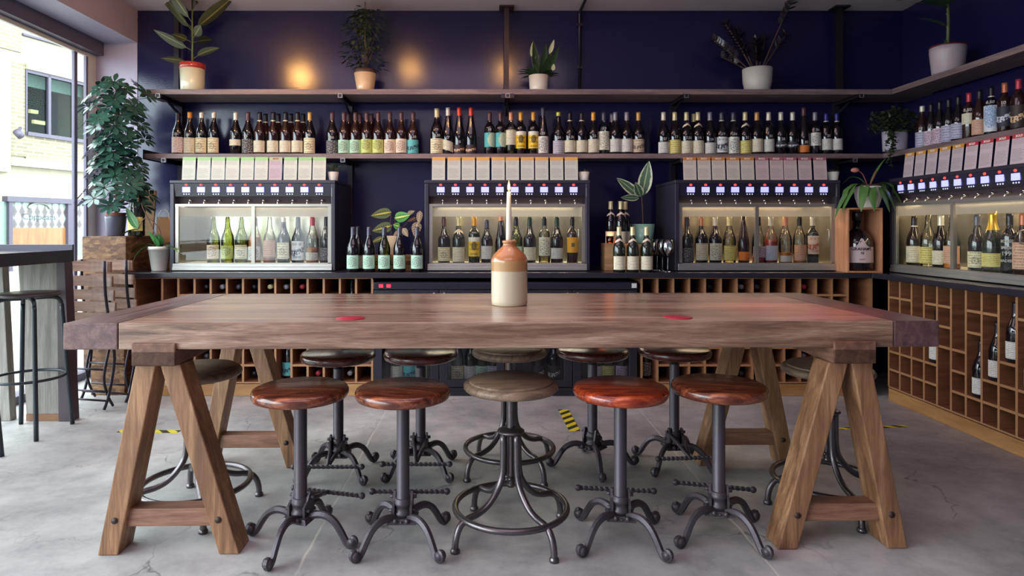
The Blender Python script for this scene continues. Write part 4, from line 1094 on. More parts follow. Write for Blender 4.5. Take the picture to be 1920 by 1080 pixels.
# ---- stoneware jug and candle
JD = 2.63; jx = XD(955, JD)
jug = empty('stoneware_jug', (jx, JD, TZ1+.0005), 0, 'stoneware flagon with brown shoulder and cream body on the long table', 'jug')
n = NT('stoneware_glaze'); sx = n.n('ShaderNodeSeparateXYZ'); n.set(sx.inputs[0], n.coord())
hh = n.math('ADD', sx.outputs[2], n.math('MULTIPLY', n.noise(n.coord(), 20, 2), .004))
br_ = n.mix(n.noise(n.coord(), 18, 4), '#9a5a30', '#bd7f4c')
c = n.ramp(hh, [(.0, '#cdbfa2'), (.1, '#cdbfa2')])
c = n.mix(n.math('GREATER_THAN', hh, .142), c, '#b58a58'); c = n.mix(n.math('GREATER_THAN', hh, .185), c, br_)
n.base(c); n.rough(.25); n.p.inputs['Coat Weight'].default_value = .5
MB().lathe([(.001, 0), (.069, 0), (.073, .004), (.0745, .02), (.0745, .17), (.0755, .178), (.0745, .186), (.066, .205), (.046, .226), (.031, .238), (.0265, .246), (.026, .252), (.0295, .256), (.0295, .262), (.025, .265), (.018, .264), (.018, .24), (.001, .24)], 40).obj('flagon_body', n.m, jug)
cnd = empty('candle', (jx-.002, JD, TZ1+.0005+.242), 0, 'lit white taper candle standing in the stoneware flagon neck', 'candle')
M_wax = NT('candle_wax'); M_wax.base('#e8e2cc'); M_wax.rough(.4); M_wax.p.inputs['Subsurface Weight'].default_value = .3; M_wax.p.inputs['Subsurface Radius'].default_value = (.02, .012, .008)
MB().lathe([(.001, 0), (.0125, 0), (.0118, .06), (.0085, .215), (.0075, .222), (.002, .220), (.001, .220)], 20).obj('taper', M_wax.m, cnd)
MB().cyl((0, 0, .219), (.0008, 0, .231), .0009, 6).obj('wick', pm('wick', '#1c1410', .9), cnd)
MB().lathe([(.0004, .224), (.0045, .230), (.0062, .238), (.0045, .250), (.0018, .262), (.0003, .269)], 14).obj('flame', pm('flame', '#ffc070', .5, emis='#ff9a40', es=4.5), cnd)
ld = bpy.data.lights.new('candle_flame_light', 'POINT'); ld.energy = .5; ld.color = (1, .6, .25); ld.shadow_soft_size = .008
lo = bpy.data.objects.new('candle_flame_light', ld); COL.objects.link(lo); lo.parent = cnd; lo.location = (0, -.012, .25)

# ================================================================== STOOLS
_st = {}
def sp(name, mb, mat, parent, key=None, bevel=0, loc=None, rot=None):
    k = (key or name, mat.name)
    if k not in _st:
        m = MB(); mb(m); me = m.mesh(name); me.materials.append(mat); _st[k] = me
    return link(name, _st[k], parent, bevel, loc, rot)
def smooth_path(pts, n=4):
    P = [Vector(p) for p in pts]; P = [P[0]*2-P[1]]+P+[P[-1]*2-P[-2]]; out = []
    for i in range(1, len(P)-2):
        for k in range(n):
            t = k/n; a, b, c_, d_ = P[i-1], P[i], P[i+1], P[i+2]
            out.append(.5*((2*b)+(-a+c_)*t+(2*a-5*b+4*c_-d_)*t*t+(-a+3*b-3*c_+d_)*t*t*t))
    out.append(P[-2]); return out
SEATP = [(.001, .0), (.150, .0), (.160, .004), (.1655, .014), (.1655, .026), (.161, .035), (.150, .040), (.001, .040)]
def stool_iron(loc, rz, label, seat, lever=False, zs=.505, seatrot=0, bar=True, foot=0):
    e = empty('bar_stool', (loc[0], loc[1], 0), R(rz), label, 'stool', 'cast iron pedestal stools')
    s = sp('seat', lambda m: m.lathe(SEATP, 48), seat, e, 'seat', 0, (0, 0, zs), (0, 0, R(seatrot)))
    sp('post', lambda m: m.lathe([(.001, .098), (.0255, .098), (.0255, .115), (.0225, .12), (.0225, .468), (.021, .473), (.001, .473)], 22), M_iron, e)
    sp('seat_mount', lambda m: m.lathe([(.001, .46), (.0155, .46), (.0155, .49), (.03, .496), (.06, .5), (.06, .505), (.001, .505)], 18), M_iron, e)
    def hub(m):
        m.hexa([(-.05, -.05, .084), (.05, -.05, .084), (.05, .05, .084), (-.05, .05, .084)], [(-.042, -.042, .10), (.042, -.042, .10), (.042, .042, .10), (-.042, .042, .10)])
        m.lathe([(.001, .1), (.033, .1), (.033, .112), (.028, .116), (.0285, .134), (.031, .137), (.031, .146), (.0275, .15), (.0275, .158), (.024, .16), (.001, .16)], 20)
        for s_ in (-1, 1):
            m.prism([(-.03, .098), (.03, .098), (.034, .13), (.022, .175), (.008, .178), (-.01, .15), (-.03, .135)], s_*.030-.004, s_*.030+.004, 'X')
            m.cyl((s_*.03, .012, .158), (s_*.046, .012, .158), .0065, 8).cyl((s_*.03, -.015, .12), (s_*.045, -.015, .12), .0065, 8)
            for k in (-1, 1): m.ball((s_*.02*1.0, k*.053, .098), .009, 8, 6)
        for k in (-1, 1): m.ball((0, k*.052, .094), .005, 8, 6)
    sp('hub', hub, M_iron, e, bevel=0)
    def leg(m):
        pts = smooth_path([(.03, 0, .092), (.06, 0, .104), (.095, 0, .105), (.128, 0, .088), (.152, 0, .058), (.170, 0, .028), (.184, 0, .013), (.199, 0, .013), (.208, 0, .024), (.204, 0, .036), (.195, 0, .036)], 3)
        m.tube(pts, [.0135-.003*i/len(pts) for i in range(len(pts))], 6, smooth=False)
        m.tube([(p.x, 0, p.z+.009) for p in pts[:20]], .0045, 6)
        m.cyl((.197, -.014, .026), (.197, .014, .026), .0145, 14)
    for a in (45, 135, 225, 315): sp('leg', leg, M_iron, e, 'ileg', 0, None, (0, 0, R(a+foot)))
    if bar:
        sp('footrest_arm', lambda m: m.tube([(-.03, .02, .150), (-.014, .10, .125), (0, .175, .102)], .008, 8).tube([(.03, .02, .150), (.014, .10, .125), (0, .188, .102)], .008, 8), M_iron, e)
        def fb(m):
            N_ = 72
            m.tube([(-.135+.27*i/N_, .19, .101) for i in range(N_+1)], .0088, 4, smooth=False, twist=.30)
            m.ball((-.142, .19, .101), .0125, 12, 8).ball((.142, .19, .101), .0125, 12, 8)
        sp('footrest_bar', fb, M_iron, e)
    if lever: sp('height_lever', lambda m: m.tube([(.02, -.005, .487), (-.10, -.035, .489), (-.118, -.035, .491), (-.118, -.028, .494), (.01, .01, .491)], .0042, 8), M_iron, e)
    return e
def stool_tube(loc, rz, label, zs=.515, seatrot=0):
    e = empty('bar_stool', (loc[0], loc[1], 0), R(rz), label, 'stool', 'steel tube stools with foot rings')
    sp('seat', lambda m: m.lathe([(.001, 0), (.150, 0), (.163, .004), (.170, .012), (.170, .022), (.164, .030), (.150, .033)], 48).lathe([(.150, .031), (.150, .038)], 48).lathe([(.150, .038), (.146, .041), (.001, .041)], 48), M_seat_g, e, 'gseat', 0, (0, 0, zs), (0, 0, R(seatrot)))
    def scr(m):
        pts = [(.0125, .17)]
        z = .18
        while z < zs-.006: pts += [(.0145, z), (.012, z+.003)]; z += .006
        m.lathe([(.001, .17)]+pts+[(.001, zs)], 14)
        m.lathe([(.014, zs-.012), (.05, zs-.004), (.05, zs)], 16)
    sp('screw_post', scr, M_tubest, e)
    sp('collar', lambda m: m.lathe([(.014, .362), (.040, .362), (.049, .368), (.049, .372), (.040, .378), (.022, .384), (.014, .384)], 24), M_tubest, e)
    sp('cross_brace', lambda m: m.cyl((-.03, 0, .205), (.03, 0, .205), .006, 8).cyl((0, -.03, .205), (0, .03, .205), .006, 8), M_tubest, e)
    def leg(m):
        m.tube(smooth_path([(.236, 0, .006), (.235, 0, .035), (.226, 0, .068), (.208, 0, .092), (.180, 0, .103), (.145, 0, .108), (.105, 0, .124), (.070, 0, .156), (.045, 0, .195), (.036, 0, .235), (.034, 0, .29), (.034, 0, .365)], 3), .0115, 12)
        m.lathe([(.001, .001), (.0165, .001), (.0165, .010), (.0125, .016)], 14, (.236, 0, 0))
    for a in (45, 135, 225, 315): sp('leg', leg, M_tubest, e, 'tleg', 0, None, (0, 0, R(a)))
    sp('foot_ring', lambda m: m.tube([(.2*math.cos(a), .2*math.sin(a), .101) for a in [2*PI*i/56 for i in range(56)]], .0112, 12, closed=True), M_tubest, e)
    return e
stool_iron((-.652, 2.238), -15, 'varnished wooden stool on cast iron feet, front left, nearest the left trestle', M_seat, seatrot=20, foot=46)
stool_iron((-.293, 2.235), 0, 'varnished wooden stool on cast iron feet, front row, left of the steel ring stool', M_seat, seatrot=-15)
stool_tube((.086, 2.300), -10, 'weathered round stool with steel tube foot ring, front centre below the jug', seatrot=24)
stool_iron((.470, 2.255), -6.5, 'glossy orange varnished stool with cast iron feet, front row right of centre', M_seat_o, True, seatrot=8)
stool_iron((.830, 2.292), -14.5, 'varnished stool on cast iron feet, front row, nearest the right trestle', M_seat, seatrot=4)
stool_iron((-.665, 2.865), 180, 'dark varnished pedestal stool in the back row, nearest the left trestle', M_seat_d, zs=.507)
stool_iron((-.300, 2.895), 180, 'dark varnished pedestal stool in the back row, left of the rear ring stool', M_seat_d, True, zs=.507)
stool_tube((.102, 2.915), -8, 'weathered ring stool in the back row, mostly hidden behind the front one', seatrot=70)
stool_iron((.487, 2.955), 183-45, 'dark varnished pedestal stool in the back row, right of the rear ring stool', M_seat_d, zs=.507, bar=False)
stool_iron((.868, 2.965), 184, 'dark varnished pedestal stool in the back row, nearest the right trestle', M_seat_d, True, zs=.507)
stool_tube((-1.14, 2.51), -15, 'weathered ring stool tucked behind the left trestle legs', seatrot=10)
stool_tube((1.355, 2.55), 45, 'weathered ring stool tucked behind the right trestle legs', seatrot=50)

# ================================================================== FLOOR TAPES
n = NT('hazard_tape'); sx = n.n('ShaderNodeSeparateXYZ'); n.set(sx.inputs[0], n.coord())
q_ = n.math('FRACT', n.math('MULTIPLY', n.math('ADD', sx.outputs[0], sx.outputs[1]), 11.0))
n.base(n.mix(n.math('GREATER_THAN', q_, .52), '#e2cf2e', '#3c3620')); n.rough(.5)
M_tape = n.m
def tape(p0, p1, w, label):
    p0, p1 = Vector((*p0, 0)), Vector((*p1, 0)); dd = (p1-p0); L = dd.length; a = math.atan2(dd.y, dd.x)
    o = MB().box(0, L, -w/2, w/2, .0004, .0014).obj('hazard_tape', M_tape); o.location = p0; o.rotation_euler = (0, 0, a)
    tag(o, label, 'tape', 'hazard tapes on the floor')
tape((.462, 3.87), (.475, 3.46), .062, 'short strip of yellow and black hazard tape on floor behind the centre stools')
tape((-1.99, 3.46), (-1.66, 3.45), .045, 'yellow and black hazard tape on floor near the left trestle')
tape((1.93, 3.50), (2.32, 3.55), .035, 'yellow and black hazard tape on floor near the right wall rack')

# ================================================================== HIGH TABLE, HIGH STOOLS, FOLDING CHAIRS, CRATES
ht = empty('high_table', (-2.67, 3.0, 0), 0, 'dark-topped high table with raised rim on plank legs at the window', 'table')
m = MB().box(-.255, .262, -.90, .70, .955, .967)
m.obj('table_top', pm('dark_laminate', '#4c4852', .2), ht)
MB().box(-.265, .275, -.913, -.90, .905, .975).box(-.265, .275, .70, .714, .905, 1.003).box(.262, .275, -.90, .70, .905, .972).box(-.265, -.252, -.90, .70, .905, .972).obj('rim', pm('dark_steel_rim', '#34303c', .35, .4), ht, .002)
M_plank = wood('grey_scaffold_plank', '#6a645e', '#8f8a80', '#aaa396', 'Z', 1.0, .7)
l_ = MB(); l_.hexa([(.05, .64, .04), (.235, .64, .04), (.235, .69, .04), (.05, .69, .04)], [(-.0, .64, .954), (.225, .64, .954), (.225, .69, .954), (-.0, .69, .954)]); l_.obj('plank_leg', M_plank, ht, .003)
MB().hexa([(.05, .639, .001), (.236, .639, .001), (.236, .691, .001), (.05, .691, .001)], [(.05, .639, .04), (.236, .639, .04), (.236, .691, .04), (.05, .691, .04)]).obj('foot_block', wood('foot_block_wood', '#6a4632', '#8a6248', None, 'X', 1, .7), ht)
MB().hexa([(.24, .63, .001), (.315, .63, .001), (.315, .70, .001), (.24, .70, .001)], [(.228, .63, .904), (.274, .63, .904), (.274, .70, .904), (.228, .70, .904)]).obj('steel_leg', pm('dark_stained_leg', '#3c2c34', .5), ht, .002)
MB().hexa([(-.13, .64, .001), (-.04, .64, .001), (-.04, .69, .001), (-.13, .69, .001)], [(-.20, .64, .954), (-.09, .64, .954), (-.09, .69, .954), (-.20, .69, .954)]).obj('plank_leg', M_plank, ht, .003)
M_hs = pm('high_stool_steel', '#2c3238', .35, .4)
M_hss = pm('high_stool_seat', '#3c3434', .4)
def high_stool(loc, rz, label):
    e = empty('high_stool', (*loc, 0), R(rz), label, 'stool', 'high round stools by the window')
    sp('seat', lambda m: m.lathe([(.001, .733), (.143, .733), (.151, .737), (.151, .747), (.143, .752), (.001, .752)], 36), M_hss, e, 'hseat')
    sp('foot_ring', lambda m: m.tube([(.172*math.cos(a), .172*math.sin(a), .30) for a in [2*PI*i/44 for i in range(44)]], .0075, 10, closed=True), M_hs, e, 'hring')
    for a in (45, 135, 225, 315):
        sp('leg', lambda m: m.tube(smooth_path([(.03, 0, .722), (.10, 0, .722), (.135, 0, .712), (.150, 0, .685), (.155, 0, .64), (.180, 0, .30), (.204, 0, .002)], 4), .0115, 10), M_hs, e, 'hleg', 0, None, (0, 0, R(a)))
high_stool((-2.465, 3.44), 0, 'black steel high stool in front of the high table by the window')
high_stool((-2.475, 2.93), 0, 'black steel high stool at left frame edge, only a leg in view')

M_slat = wood('chair_slat', '#6a4636', '#8a6250', '#a67c68', 'X', 1.2, .35, .2, 12, .1, False)
def folding_chair(loc, rz, label):
    e = empty('folding_chair', (*loc, 0), R(rz), label, 'chair', 'folded bistro chairs')
    for i, z in enumerate((.865, .775, .690, .615, .545, .48)):
        y = .012*i-.02
        def sl(m, z=z, y=y):
            N_ = 10; vs = []
            for k in range(N_+1):
                t = k/N_*2-1; x = t*.20; yy = y+.022*(1-t*t)
                for (dy, dz) in ((0, -.031), (0, .031), (.012, .031), (.012, -.031)): vs.append((x, yy+dy, z+dz))
            fs = []
            for k in range(N_):
                for j in range(4): a = 4*k+j; b = 4*k+(j+1) % 4; fs.append((a, b, b+4, a+4))
            fs += [(3, 2, 1, 0), (4*N_, 4*N_+1, 4*N_+2, 4*N_+3)]
            m.add(vs, fs)
        sp('slat', sl, M_slat, e, f'slat{i}')
    for s in (-1, 1):
        x = s*.165
        sp('back_frame', lambda m, x=x: m.tube(smooth_path([(x, -.028, .90), (x, -.02, .7), (x, .02, .48), (x, .05, .30), (x, .01, .10), (x, -.03, .008)], 3), .009, 8), M_steelb, e, f'bf{s}')
        x = s*.145
        sp('seat_frame', lambda m, x=x: m.tube(smooth_path([(x, .035, .66), (x, .05, .48), (x, .035, .38), (x, -.01, .20), (x, .02, .08), (x, .06, .008)], 3), .008, 8), M_steelb, e, f'sf{s}')
    sp('cross_bar', lambda m: m.cyl((-.165, -.02, .06), (.165, -.02, .06), .006, 8).cyl((-.145, .03, .10), (.145, .03, .10), .006, 8).cyl((-.145, 0, .24), (.145, 0, .24), .006, 8), M_steelb, e)
folding_chair((-2.45, 3.90), -12, 'folded wooden slat chair with dark metal frame, front one by the high table')
folding_chair((-2.41, 4.06), -12, 'folded wooden slat chair with dark metal frame, rear one against the crates')

n = NT('strand_board'); co = n.coord()
vo = n.n('ShaderNodeTexVoronoi'); n.set(vo.inputs['Vector'], n.mapping(co, (1, 1, 2.2), rot=(.3, .5, .4))); vo.inputs['Scale'].default_value = 26; vo.inputs['Randomness'].default_value = 1
n.base(n.mix(n.noise(co, 40, 4), n.ramp(vo.outputs['Color'], [(.2, '#5a3a24'), (.5, '#845c3c'), (.85, '#ac8458')]), '#50301c')); n.rough(.6); n.bump(vo.outputs['Distance'], .2, .003)
M_osb = n.m
def crate(x0, x1, y0, y1, z0, z1, label):
    o = MB().box(x0, x1, y0, y1, z0, z1).obj('strand_board_crate', M_osb, None, .003); tag(o, label, 'crate', 'strand board crates by the window'); return o
crate(-2.66, -2.372, 4.205, 4.66, .52, 1.043, 'upper strand board crate carrying the tall umbrella plant')
crate(-2.64, -2.375, 4.19, 4.66, .19, .5195, 'middle strand board crate behind the folded chairs')
crate(-2.60, -2.378, 4.20, 4.66, .001, .1895, 'bottom strand board crate on the floor at window corner')

# ================================================================== PLANTS
rnd = random.Random(4)
def leafm(name, c1, c2, mid=None, rough=.38, veins=0, spot=None, spec=.5, edge=None):
    n = NT(name); uv = n.coord('UV'); sx = n.n('ShaderNodeSeparateXYZ'); n.set(sx.inputs[0], uv)
    c = n.mix(n.noise(n.coord(), 12, 3), c1, c2)
    du = n.math('ABSOLUTE', n.math('SUBTRACT', sx.outputs[0], .5))
    if spot: 
        s_ = n.math('PINGPONG', n.math('MULTIPLY', sx.outputs[1], 9), .5)
        c = n.mix(n.math('MULTIPLY', n.math('LESS_THAN', n.math('ABSOLUTE', n.math('SUBTRACT', du, .13)), .10), n.math('GREATER_THAN', s_, .25)), c, spot)
    if mid: c = n.mix(n.math('LESS_THAN', du, .05 if not spot else .09), c, mid)
    if veins: c = n.mix(n.math('GREATER_THAN', n.math('SINE', n.math('MULTIPLY', n.math('SUBTRACT', sx.outputs[1], n.math('MULTIPLY', du, .4)), veins)), .75), c, mid or c2)
    if edge: c = n.mix(n.math('GREATER_THAN', n.math('ADD', du, n.math('MULTIPLY', n.noise(uv, 6, 3), .22)), .46), c, edge)
    n.base(c); n.rough(rough)
    return n.m
L_rub = leafm('rubber_leaf', '#2e3a2c', '#4a5238', '#8a8a58')
L_sch = leafm('umbrella_leaf', '#1d3a30', '#386050', None, .24)
L_orch = leafm('orchid_leaf', '#2a5c34', '#4c8848', '#74a868', .3)
L_pray = leafm('prayer_leaf', '#57683a', '#6b7c44', '#c8c25a', .5, 0, '#2c3020')
L_prayg = leafm('prayer_leaf_green', '#4c9a3c', '#62b048', '#dce070', .5, 0, '#1c4a28')
L_prayb = leafm('prayer_leaf_back', '#6a4c50', '#80685a', '#c8b878', .5, 40)
L_var = leafm('variegated_leaf', '#34523c', '#5a7a5c', '#a8b88c', .4, edge='#cfd4b4')
L_zz = leafm('dark_zz_leaf', '#1e1a24', '#322834', None, .22)
L_ivy = leafm('creeper_leaf', '#263022', '#3e4a2c', None, .5)
L_fict = leafm('small_vine_leaf', '#263428', '#3c4a34', '#6a7c4a', .4)
L_lily = leafm('lily_leaf', '#243824', '#34502c', None, .4)
L_blad = leafm('bromeliad_leaf', '#3a5c2c', '#5c8040', None, .35)
L_pale = leafm('pale_spathe', '#c0d090', '#e2e4c4', None, .5)
L_succ = leafm('succulent_leaf', '#3c4c38', '#5a6a4c', None, .5)
M_stem = pm('green_stem', '#5a6a3c', .5)
M_stemb = pm('brown_stem', '#5c4434', .7)

def pot(e, r1, r0, H, mat, rim=None, soil=True, rimmat=None, seg=32, parent_loc=None):
    prof = [(.001, 0), (r0*.96, 0), (r0, .004)]+([(r1, H)] if not rim else [(r1-.002, H-rim), (r1+.004, H-rim), (r1+.005, H)])+[(r1-.006, H), (r1-.008, H-.018), (.001, H-.018)]
    MB().lathe(prof, seg).obj('pot', mat, e)
    if soil: MB().lathe([(r1-.008, H-.016), (r1*.5, H-.012), (.001, H-.010)], 20).obj('soil', M_soil, e)
def plant(name, px, D, z, label, cat='plant'):
    return empty(name, (XD(px, D), D, z), 0, label, cat)

# rubber plant, top shelf left
ZTOP = 2.0795
e = plant('rubber_plant', 361, 4.63, ZTOP, 'rubber plant in a cream pot with red rim on upper shelf, far left')
M_pot1 = pm('cream_mint_glaze', '#cbd0b8', .25, coat=.5)
pot(e, .086, .080, .165, M_pot1); 
MB().lathe([(.086, .165), (.089, .167), (.087, .205), (.080, .205), (.079, .19)], 32).obj('inner_pot_rim', pm('red_glaze', '#a8322c', .3, coat=.5), e)
st = MB().tube([(0, 0, .15), (0, 0, .4), (-.004, 0, .645)], [.007, .006, .004], 8); 
fo = MB()
for (z, dx, dz, dy, L, w, dr) in ((.21, -.55, .10, -.25, .16, .055, .12), (.24, .8, .35, -.3, .21, .055, .22), (.30, -.8, .45, -.15, .25, .085, .03), (.36, .3, .3, .6, .14, .07, .1), (.38, .55, .35, -.6, .14, .07, .1),
        (.36, -.4, .15, -.7, .12, .06, .1), (.44, -.75, .95, .1, .34, .09, .05), (.44, .9, .75, .0, .38, .10, -.02), (.50, -.45, .8, -.4, .24, .10, .0), (.55, .2, .9, -.3, .2, .09, 0), (.46, -.85, .85, .25, .30, .07, .1), (.60, .4, .9, .3, .2, .08, .1)):
    dv = Vector((dx, dy, dz)).normalized(); b0 = Vector((0, 0, z)); b1 = b0+dv*.045
    st.tube([b0, b1], .0028, 6); fo.leaf(b1, dv, L, w, dr, 8, .12, side=(dv.z*.3+.1, -.75, .75) if True else None)
st.obj('stem', M_stem, e); fo.obj('foliage', L_rub, e)

# vine with small leaves, top shelf
e = plant('potted_vine', 685, 4.66, ZTOP, 'bushy dark vine on a stake in a cream pot with brown rim, upper shelf')
pot(e, .082, .058, .142, pm('warm_cream_glaze', '#d8bc98', .25, coat=.5))
MB().lathe([(.080, .138), (.083, .142), (.080, .168), (.074, .168), (.072, .15)], 30).obj('inner_pot_rim', pm('brown_pot', '#4c3430', .6), e)
st = MB().tube([(0, 0, .15), (-.002, 0, .68)], .004, 6); fo = MB()
for k in range(12):
    a = rnd.uniform(0, 2*PI); r = rnd.uniform(.05, .15); zt = rnd.uniform(.2, .56)
    st.tube(smooth_path([(0, 0, .16), (math.cos(a)*r*.4, math.sin(a)*r*.3, zt*.7), (math.cos(a)*r, math.sin(a)*r*.6, zt)], 3), .0016, 5)
for k in range(330):
    a = rnd.uniform(0, 2*PI); z = .17+.44*rnd.random()**.8; r = rnd.uniform(.01, .17)*(1-.5*abs((z-.38)/.3)**2 if abs(z-.38) < .3 else .5)
    b0 = Vector((math.cos(a)*r, math.sin(a)*r*.6, z))
    fo.leaf(b0, (math.cos(a)+rnd.uniform(-.5, .5), math.sin(a)*.6-.2, rnd.uniform(-.7, .3)), rnd.uniform(.04, .066), rnd.uniform(.02, .034), .3, 4, .1)
st.obj('stem', M_stemb, e); fo.obj('foliage', L_fict, e)

# peace lily
e = plant('peace_lily', 1010, 4.66, ZTOP, 'small peace lily in a white pot on upper shelf, right of central post')
pot(e, .073, .064, .125, M_white)
st = MB(); fo = MB(); fl = MB()
for k in range(26):
    a = rnd.uniform(0, 2*PI); fo.leaf((math.cos(a)*.02, math.sin(a)*.02, .12), (math.cos(a), math.sin(a)*.6, rnd.uniform(.25, 1.0)), rnd.uniform(.08, .15), .035, .35, 5)
for dx, dz, L in ((.15, 1, .24), (.45, 1, .24), (-.12, 1, .26), (.3, .9, .18)): fo.leaf((dx*.1, -.01, .12), (dx, -.1, dz), L, .055, .02, 6, side=(1, .4, 0))
for x, zt, dx in ((-.055, .27, .1), (.075, .29, .35), (.10, .17, .15), (-.02, .24, .3)):
    st.tube([(0, 0, .12), (x*.7, -.01, zt*.6), (x, -.015, zt)], .0016, 5); fl = MB(); fl.leaf((x, -.015, zt-.01), (dx, -.1, 1), .11 if zt > .25 else .05, .032, -.05, 6, .1, side=(1, .3, 0)); fl.obj('spathe', L_pale, e)
st.obj('stem', M_stem, e); fo.obj('foliage', L_lily, e)

# zz plant
e = plant('zz_plant', 1420, 4.66, ZTOP, 'dark purple plant with upright fronds in white pot, right on upper shelf')
MB().lathe([(.001, 0), (.078, 0), (.084, .01), (.1, .08), (.104, .175), (.098, .178), (.094, .17), (.09, .15), (.001, .15)], 36).obj('pot', pm('pale_grey_glaze', '#c4c0b8', .4), e)
st = MB(); fo = MB()
for (dx, dy, dz, L, fr_) in ((-.85, -.1, .75, .36, .35), (-.55, -.1, .95, .40, .3), (-.30, .1, .9, .34, .3), (.42, -.05, 1.1, .60, .55), (.55, .1, .9, .33, .6), (-.1, -.15, .8, .22, .2), (.2, .1, 1, .25, .2), (-.7, .2, .5, .25, .3)):
    d_ = Vector((dx, dy, dz)).normalized(); p = Vector((dx*.05, dy*.05, .15)); pts = [p.copy()]
    N_ = 16
    for i in range(N_):
        p = p+d_*(L/N_); d_ = (d_+Vector((dx, 0, -.2))*.012).normalized(); pts.append(p.copy())
        if i/N_ > fr_:
            for s in (-1, 1):
                q0 = d_.cross(Vector((0, 1, 0))).normalized()*s
                fo.leaf(p, q0*.8+d_*.7+Vector((0, rnd.uniform(-.6, .2), 0)), .060, .036, 0, 4, .1)
    fo.leaf(p, d_, .05, .02, 0, 4)
    st.tube(pts, .0045, 6)
st.obj('stem', M_stemb, e); fo.obj('foliage', L_zz, e)

# plant on the right wall top shelf
e = empty('cane_plant', (XD(1777, 4.08), 4.08, ZTOP), 0, 'tall cane plant in a white pot with dark red rim, right wall upper shelf', 'plant')
MB().lathe([(.001, 0), (.080, 0), (.086, .006), (.1, .14), (.1, .168), (.094, .168), (.09, .15), (.001, .15)], 36).obj('pot', pm('embossed_white_glaze', '#b8a8b0', .4, bump=.3, bscale=30), e)
MB().lathe([(.098, .166), (.101, .168), (.101, .178), (.092, .178), (.09, .16)], 30).obj('inner_pot_rim', pm('dark_red_rim', '#5c1c20', .4), e)
st = MB().tube([(0, 0, .14), (.004, 0, .35), (.0, 0, .50)], [.010, .009, .008], 10)
for z in (.22, .30, .38, .46): st.lathe([(.009, z), (.0115, z+.004), (.009, z+.008)], 10)
fo = MB()
for dx, dy, dz, z, L, w in ((-.9, -.2, .35, .30, .26, .03), (-.95, -.3, .22, .42, .30, .06), (-.5, -.6, .4, .44, .24, .07), (.5, -.6, .3, .45, .14, .06), (-.9, .2, .35, .45, .3, .06), (.3, -.7, .3, .46, .22, .06), (-.25, 0, .6, .17, .06, .02)):
    fo.leaf((0, 0, z), (dx, dy, dz), L, w, .25, 7)
st.obj('stem', M_stem, e); fo.obj('foliage', L_lily, e)

# creeper in the corner of the lower shelf
e = empty('trailing_plant', (XD(1678, 4.45), 4.45, MID+.001), 0, 'bushy trailing plant in a white pot at the corner of the lower shelf', 'plant')
pot(e, .080, .074, .135, pm('lilac_white_glaze', '#b8b0c0', .4))
fo = MB(); st = MB()
for k in range(800):
    a = rnd.uniform(0, 2*PI); ph = rnd.uniform(0, 1); r = .17*math.sqrt(ph)
    z = .13+.17*rnd.random()*(1-ph*.4); fo.leaf((math.cos(a)*r*.95-.01, math.sin(a)*r*.7, z), (rnd.uniform(-1, 1), rnd.uniform(-1, .3), rnd.uniform(-.3, .8)), rnd.uniform(.020, .036), rnd.uniform(.016, .026), .2, 3, .1)
for k in range(9):
    a = rnd.uniform(2.4, 3.7); pts = []; x0 = -.10-rnd.random()*.05; L = rnd.uniform(.12, .27)
    for i in range(8):
        t = i/7; pts.append((x0*(.6+.5*t)+rnd.uniform(-.008, .008), -.05-.09*min(1, t*2)+rnd.uniform(-.01, .01), .16-L*t)); 
    st.tube(pts, .0012, 4)
    for p in pts:
        for _ in range(4): fo.leaf(p, (rnd.uniform(-1, 1), rnd.uniform(-1, 0), rnd.uniform(-.6, .4)), .024, .018, .2, 3, .1)
st.obj('stem', M_stem, e); fo.obj('foliage', L_ivy, e)
fo = MB()
for k in range(10): fo.leaf((rnd.uniform(-.06, .05), -.05, .12), (rnd.uniform(-1, 1), -.8, .4), .06, .04, .3, 4)
fo.obj('bright_foliage', leafm('bright_basil_leaf', '#3c5c1c', '#5a7c2c'), e)

# little succulents on the dispensers
for px, where, kind in ((625, 'left', 1), (1095, 'middle', 0), (1562, 'right', 0)):
    e = empty('succulent', (XD(px, 4.40), 4.40, ZT), 0, f'small succulent in a white pot on top of the {where} dispenser', 'plant', 'succulents on the dispensers')
    pot(e, .038, .030, .062, M_white, soil=True, seg=20)
    fo = MB()
    for k in range(26 if kind == 0 else 60):
        a = rnd.uniform(0, 2*PI); zz = .055+(rnd.random()*.05 if kind else 0); rr_ = rnd.uniform(.0, .03)*(1.3 if kind else 1)
        fo.leaf((math.cos(a)*rr_, math.sin(a)*rr_, zz), (math.cos(a), math.sin(a), rnd.uniform(.3, 1.4)), rnd.uniform(.02, .034), .011, 0, 3, .2)
    fo.obj('foliage', L_succ, e)

